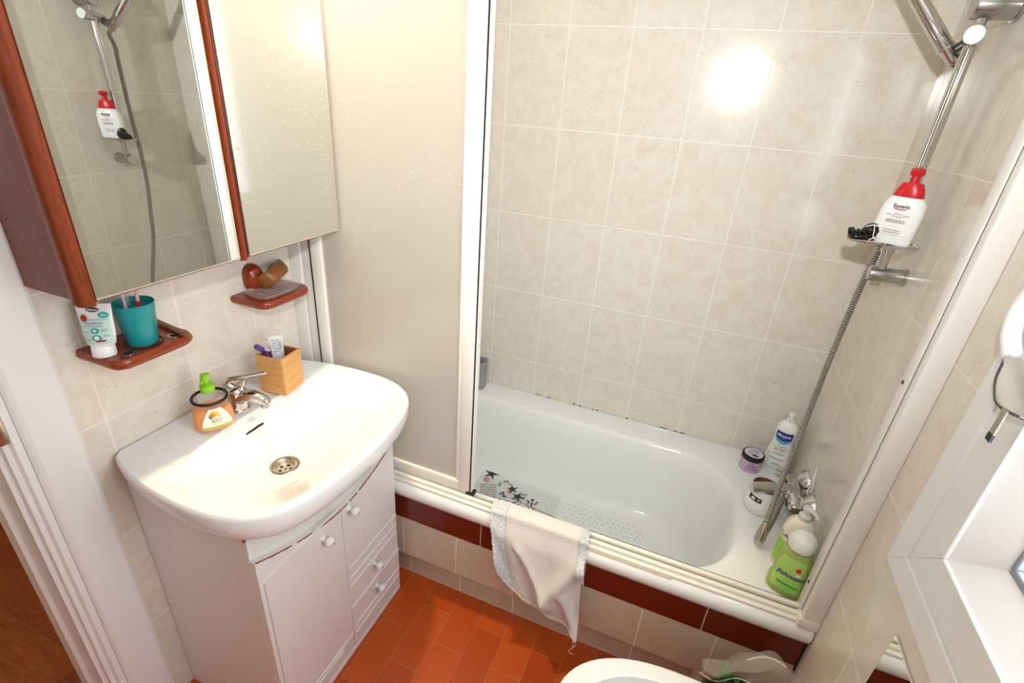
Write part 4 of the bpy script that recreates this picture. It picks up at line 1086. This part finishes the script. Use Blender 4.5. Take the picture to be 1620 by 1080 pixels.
# ------------------------------------------------------------------ bidet
t = thing('bidet', (1.29, -1.10, 0), 'white ceramic bidet at the bottom edge in front of the bathtub', 'bidet')
def bid(k, z, dx=0): 
    out = []
    for i in range(64):
        a = 2*PI*i/64; c, s_ = math.cos(a), math.sin(a)
        ex = .285 if c < 0 else .25
        p = 2.35 if c < 0 else 3.5
        out.append(Vector((1.295+dx+ex*k*math.copysign(abs(c)**(2/p), c), -1.10+.186*k*math.copysign(abs(s_)**(2/p), s_), z)))
    return out
bm = bmesh.new()
rings(bm, [bid(.55, 0, .03), bid(.55, .02, .03), bid(.5, .12, .03), bid(.62, .22, .02), bid(.88, .33, .005), bid(.97, .375), bid(1, .392), bid(.99, .400), bid(.96, .4035), bid(.84, .4025), bid(.80, .398), bid(.77, .38), bid(.70, .32), bid(.52, .27), bid(.2, .255)])
obj('bowl', bm, M['cer'], t)
bm = bmesh.new(); lathe(bm, [(.02, 0), (.02, .004), (.0002, .005)], (1.25, -1.10, .256), n=24); obj('drain', bm, M['chrome'], t)

# ------------------------------------------------------------------ clear plastic bag by the tub corner
t = thing('plastic_bag', (1.44, -.78, 0), 'clear plastic bag with green print standing against the bathtub corner', 'bag')
rb = random.Random(21)
def bagpt(s, q, front):
    """s across 0..1, q height 0..1"""
    x = 1.335+.222*s
    top = .292+.10*sm(s*1.45)-.045*sm((s-.72)/.28)
    z = .004+(top-.004)*q
    puff = .034*math.sin(PI*s)*(1-.55*q)*(1 if q < 1 else 1)
    y = -.765-(puff+.024 if front else -.016*math.sin(PI*s))
    y += .006*math.sin(s*17+q*9)+.005*math.sin(q*19-s*7)
    if q > .97: y = -.772+.004*math.sin(s*14)
    return Vector((min(x+.006*math.sin(q*8), 1.562), min(y, -.735), z))
bm = bmesh.new()
for front in (True, False):
    G = [[bm.verts.new(bagpt(i/26, j/24, front)) for i in range(27)] for j in range(25)]
    for j in range(24):
        for i in range(26): bm.faces.new((G[j][i], G[j][i+1], G[j+1][i+1], G[j+1][i]))
bmesh.ops.remove_doubles(bm, verts=bm.verts, dist=.0008)
obj('film', bm, clearplastic('bag_film', (240, 232, 222), .08, .20), t)
fb = lambda u, v: bagpt(u, v, True)+Vector((0, -.0016, 0))
bm = bmesh.new()
patch(bm, .10, .86, .30, .90, fb, 22, 12, 0, mask=lambda u, v: (u+.03*math.sin(v*30), v+(.10*sm(1-abs(u-.2)/.12) if v > .7 else 0)-.28*max(0, u-.3)*v))
fb2 = lambda u, v: bagpt(u, v, True)+Vector((0, -.0030, 0))
vs, fs = text_pts('MANTA', .20, bold=.004)
add_flat(bm, [(.46+x, .80+y*.75-.10*x) for x, y in vs], fs, fb2, 1)
obj('green_print', bm, [clearplastic('green_bag_ink', (52, 122, 58), .4, .9), plain('dark_green_ink', (22, 48, 28), .5)], t, smooth=False)
bm = bmesh.new(); tube(bm, [fb(i/20*.92, .885-.05*i/20)+Vector((0, -.001, 0)) for i in range(21)], .0012, 6)
tube(bm, [bagpt(i/10*.36+.42, .985, True)+Vector((0, -.003, .001)) for i in range(11)], .0019, 6)
obj('seal_line', bm, plain('white_seal', (240, 232, 214), .35), t)

# ------------------------------------------------------------------ right wall: mirror panel, window, hook, mitt
t = thing('wall_mirror', (XR, -1.14, .4), 'frameless wall mirror below the window reflecting the bathtub edge', 'mirror')
obj('glass', B(XR-.005, XR-.0005, -1.40, -.960, .28, .783, .0008, 1), M['mirror'], t, smooth=False)

t = struct(thing('window_1', (XR, -1.3, .85), 'white plastic window in the right wall with bright frosted glass', 'window'))
def frame_bm(y1, y0, z0, z1, w, x0, x1, r=.004):
    """rectangular frame with mitre-less butt corners: outer y0..y1,z0..z1, member width w"""
    b = bmesh.new()
    o = [(y1, z0), (y0, z0), (y0, z1), (y1, z1)]; i_ = [(y1-w, z0+w), (y0+w, z0+w), (y0+w, z1-w), (y1-w, z1-w)]
    for k in range(4):
        a, c, d_, e = o[k], o[(k+1) % 4], i_[(k+1) % 4], i_[k]
        prism(b, [a, c, d_, e], 0, x0, x1)
    bmesh.ops.bevel(b, geom=[ed for ed in b.edges], offset=r*.4, segments=1, affect='EDGES')
    return b
Y1, Y0, Z0, Z1 = -.840, -1.86, .846, 2.12
obj('outer_frame', frame_bm(Y1, Y0, Z0, Z1, .055, XR-.014, XR+.02), M['pvc'], t, smooth=False)
obj('sash_frame', frame_bm(Y1-.052, Y0+.052, Z0+.055, Z1-.055, .076, XR-.0095, XR+.04), M['pvc'], t, smooth=False)
def slope_bm(y1, y0, z0, z1, w, xa, xb):
    b = bmesh.new()
    A = [b.verts.new((xa, y, z)) for y, z in ((y1, z0), (y0, z0), (y0, z1), (y1, z1))]
    C = [b.verts.new((xb, y, z)) for y, z in ((y1-w, z0+w), (y0+w, z0+w), (y0+w, z1-w), (y1-w, z1-w))]
    D = [b.verts.new((xb+.03, v.co.y, v.co.z)) for v in A]; E_ = [b.verts.new((xb+.03, v.co.y, v.co.z)) for v in C]
    for k in range(4):
        j = (k+1) % 4
        for q in ((A[k], A[j], C[j], C[k]), (D[k], D[j], A[j], A[k]), (C[k], C[j], E_[j], E_[k]), (E_[k], E_[j], D[j], D[k])): b.faces.new(q)
    return b
obj('glazing_bead', slope_bm(Y1-.128, Y0+.128, Z0+.131, Z1-.131, .054, XR-.004, XR+.036), M['pvc'], t, smooth=False)
obj('gasket', frame_bm(Y1-.174, Y0+.174, Z0+.180, Z1-.180, .014, XR+.034, XR+.060), plain('grey_gasket', (150, 158, 166), .4), t, smooth=False)
g = N('frosted_pane')
s1 = g.bsdf(lin((240, 240, 242)), .35, 0, g.bump(g.noise(g.obj(), 60, 2), .3, .003), Transmission__Weight=.85, IOR=1.12, Emission__Color=(.86, .93, 1.0, 1), Emission__Strength=11.5)
tl = g.n('ShaderNodeBsdfTranslucent'); tl.inputs[0].default_value = (.95, .94, .94, 1)
mx = g.n('ShaderNodeMixShader'); mx.inputs[0].default_value = .75; g.l(s1, mx.inputs[1]); g.l(tl.outputs[0], mx.inputs[2])
obj('pane', B(XR+.050, XR+.054, Y0+.184, Y1-.184, Z0+.190, Z1-.190), g.done(mx.outputs[0]), t, smooth=False)

t = thing('wall_hook', (XR, -.80, 1.42), 'white curved plastic hook at the upper right by the window frame', 'hook')
bm = bmesh.new(); tube(bm, catmull([(1.548, -.895, 1.445), (1.544, -.878, 1.415), (1.540, -.866, 1.370), (1.540, -.872, 1.330), (1.542, -.892, 1.306), (1.543, -.899, 1.300)], 6), [.012]*28+[.0115, .010, .007], 18) 
obj('arm', bm, M['white'], t)
bm = bmesh.new(); lathe(bm, [(.018, 0), (.018, .004), (.012, .007)], (XR-.015, -.897, 1.447), (-1, 0, 0), 24); obj('base', bm, M['white'], t)

t = thing('wash_mitt', (1.53, -.88, 1.23), 'cream terry wash mitt with grey stitched edge hanging at the window frame', 'wash mitt')
bm = bmesh.new(); ns, nq = 22, 16
def mitt(s, q, f):
    lo = Vector((1.538, -.888, 1.262)).lerp(Vector((1.538, -1.06, 1.300)), s); bot = lo+Vector((0, -.036, -.022-.005*math.sin(s*5)))
    up = lo+Vector((-.002, -.004, .036+.02*s))
    p = bot.lerp(up, q)
    p.x -= (.007 if f else -.007)*math.sin(PI*min(1, max(0, s*1.0)))*math.sin(PI*q)**.5+.004*math.sin(s*11+q*4)*(1 if f else 0)
    return p
for f in (True, False):
    G = [[bm.verts.new(mitt(i/ns, j/nq, f)) for i in range(ns+1)] for j in range(nq+1)]
    for j in range(nq):
        for i in range(ns): bm.faces.new((G[j][i], G[j][i+1], G[j+1][i+1], G[j+1][i]))
bmesh.ops.remove_doubles(bm, verts=bm.verts, dist=.0005)
obj('towelling', bm, terry('terry_cream', (240, 238, 230), 700, .35, (222, 220, 212)), t)
bm = bmesh.new(); tube(bm, [mitt(0, 1-j/12, True) for j in range(13)]+[mitt(i/20, 0, True) for i in range(1, 21)], .0022, 8); obj('overlock_edge', bm, terry('overlock_grey', (140, 140, 138), 700, 1), t)
bm = bmesh.new(); a = mitt(.22, .0, True); box(bm, -.0012, .0012, -.006, .006, -.040, .002); bmesh.ops.translate(bm, verts=bm.verts, vec=a+Vector((-.002, 0, 0)))
st = obj('strap', bm, woven('ribbed_tape', (168, 160, 146)), t, smooth=False)
bm = bmesh.new(); box(bm, -.0016, .0016, -.0064, .0064, -.050, -.038); bmesh.ops.translate(bm, verts=bm.verts, vec=a+Vector((-.002, 0, 0))); obj('strap_tip', bm, M['black'], st, smooth=False)

# ------------------------------------------------------------------ hall: a black padded bag on the floor
t = thing('padded_bag', (-1.42, -.93, 0), 'black padded bag with white seam on the hall floor beyond the door', 'bag')
bm = bmesh.new(); rings(bm, [ell(.20, .15, 0, 36, 2.6, -1.42, -.93), ell(.22, .17, .05, 36, 2.6, -1.42, -.93), ell(.21, .16, .16, 36, 2.5, -1.42, -.93), ell(.14, .10, .24, 36, 2.4, -1.42, -.93)])
obj('bag_body', bm, plain('black_fabric', (22, 20, 20), .7), t)
bm = bmesh.new(); tube(bm, [p+Vector((0, 0, .004)) for p in ell(.223, .173, .012, 60, 2.6, -1.42, -.93)], .003, 6); obj('piping', bm, plain('white_piping', (220, 210, 196), .6), t)

# ------------------------------------------------------------------ camera
cam = bpy.data.cameras.new('camera'); co = bpy.data.objects.new('camera', cam); COL.objects.link(co)
r_ = Vector((0.92621, 0.37085, 0.06789)); f_ = Vector((-0.30739, 0.84708, -0.43355)); u_ = Vector((-0.21829, 0.38069, 0.89857))
co.matrix_world = Matrix(((r_.x, u_.x, -f_.x, 1.09562), (r_.y, u_.y, -f_.y, -1.75717), (r_.z, u_.z, -f_.z, 1.58051), (0, 0, 0, 1)))
cam.sensor_width = 36; cam.sensor_fit = 'HORIZONTAL'; cam.lens = 17.5404; cam.clip_start = .02
SC.camera = co

# ------------------------------------------------------------------ lights
def light(name, typ, loc, energy, color, size=.1, rot=None, **kw):
    d = bpy.data.lights.new(name, typ); d.energy = energy; d.color = color
    if typ in ('POINT', 'SPOT'): d.shadow_soft_size = size
    if typ == 'AREA': d.size = size
    for k, v in kw.items(): setattr(d, k, v)
    o = bpy.data.objects.new(name, d); o.location = loc
    if rot: o.rotation_euler = rot
    COL.objects.link(o); return o
light('mirror_lamp', 'SPOT', (.315, -.765, 2.15), 54, (1.0, .78, .48), .035, rot=(0, 0, 0), spot_size=math.radians(84), spot_blend=.6)
light('camera_flash', 'SPOT', (1.096, -1.757, 1.78), 51, (.94, .98, 1.0), .018, rot=Vector((-.25, 1.01, -.10)).to_track_quat('-Z', 'Y').to_euler(), spot_size=math.radians(118), spot_blend=1.0)
light('flash_bounce', 'AREA', (.95, -1.45, 2.43), 3, (.94, .98, 1.0), 1.3, rot=(0, 0, 0))
light('hall_lamp', 'POINT', (-1.0, -1.6, 2.2), 16, (1.0, .78, .55), .12)

w = bpy.data.worlds.new('World'); SC.world = w; w.use_nodes = True
bg = w.node_tree.nodes['Background']; bg.inputs[0].default_value = (.90, .95, 1.0, 1); bg.inputs[1].default_value = 1.5

SC.view_settings.view_transform = 'Standard'; SC.view_settings.look = 'None'
SC.view_settings.gamma = 1; SC.view_settings.use_curve_mapping = False
SC.view_settings.exposure = .25
SC.cycles.use_denoising = True
SC.cycles.max_bounces = 10; SC.cycles.transmission_bounces = 8; SC.cycles.transparent_max_bounces = 12
SC.cycles.sample_clamp_indirect = 6
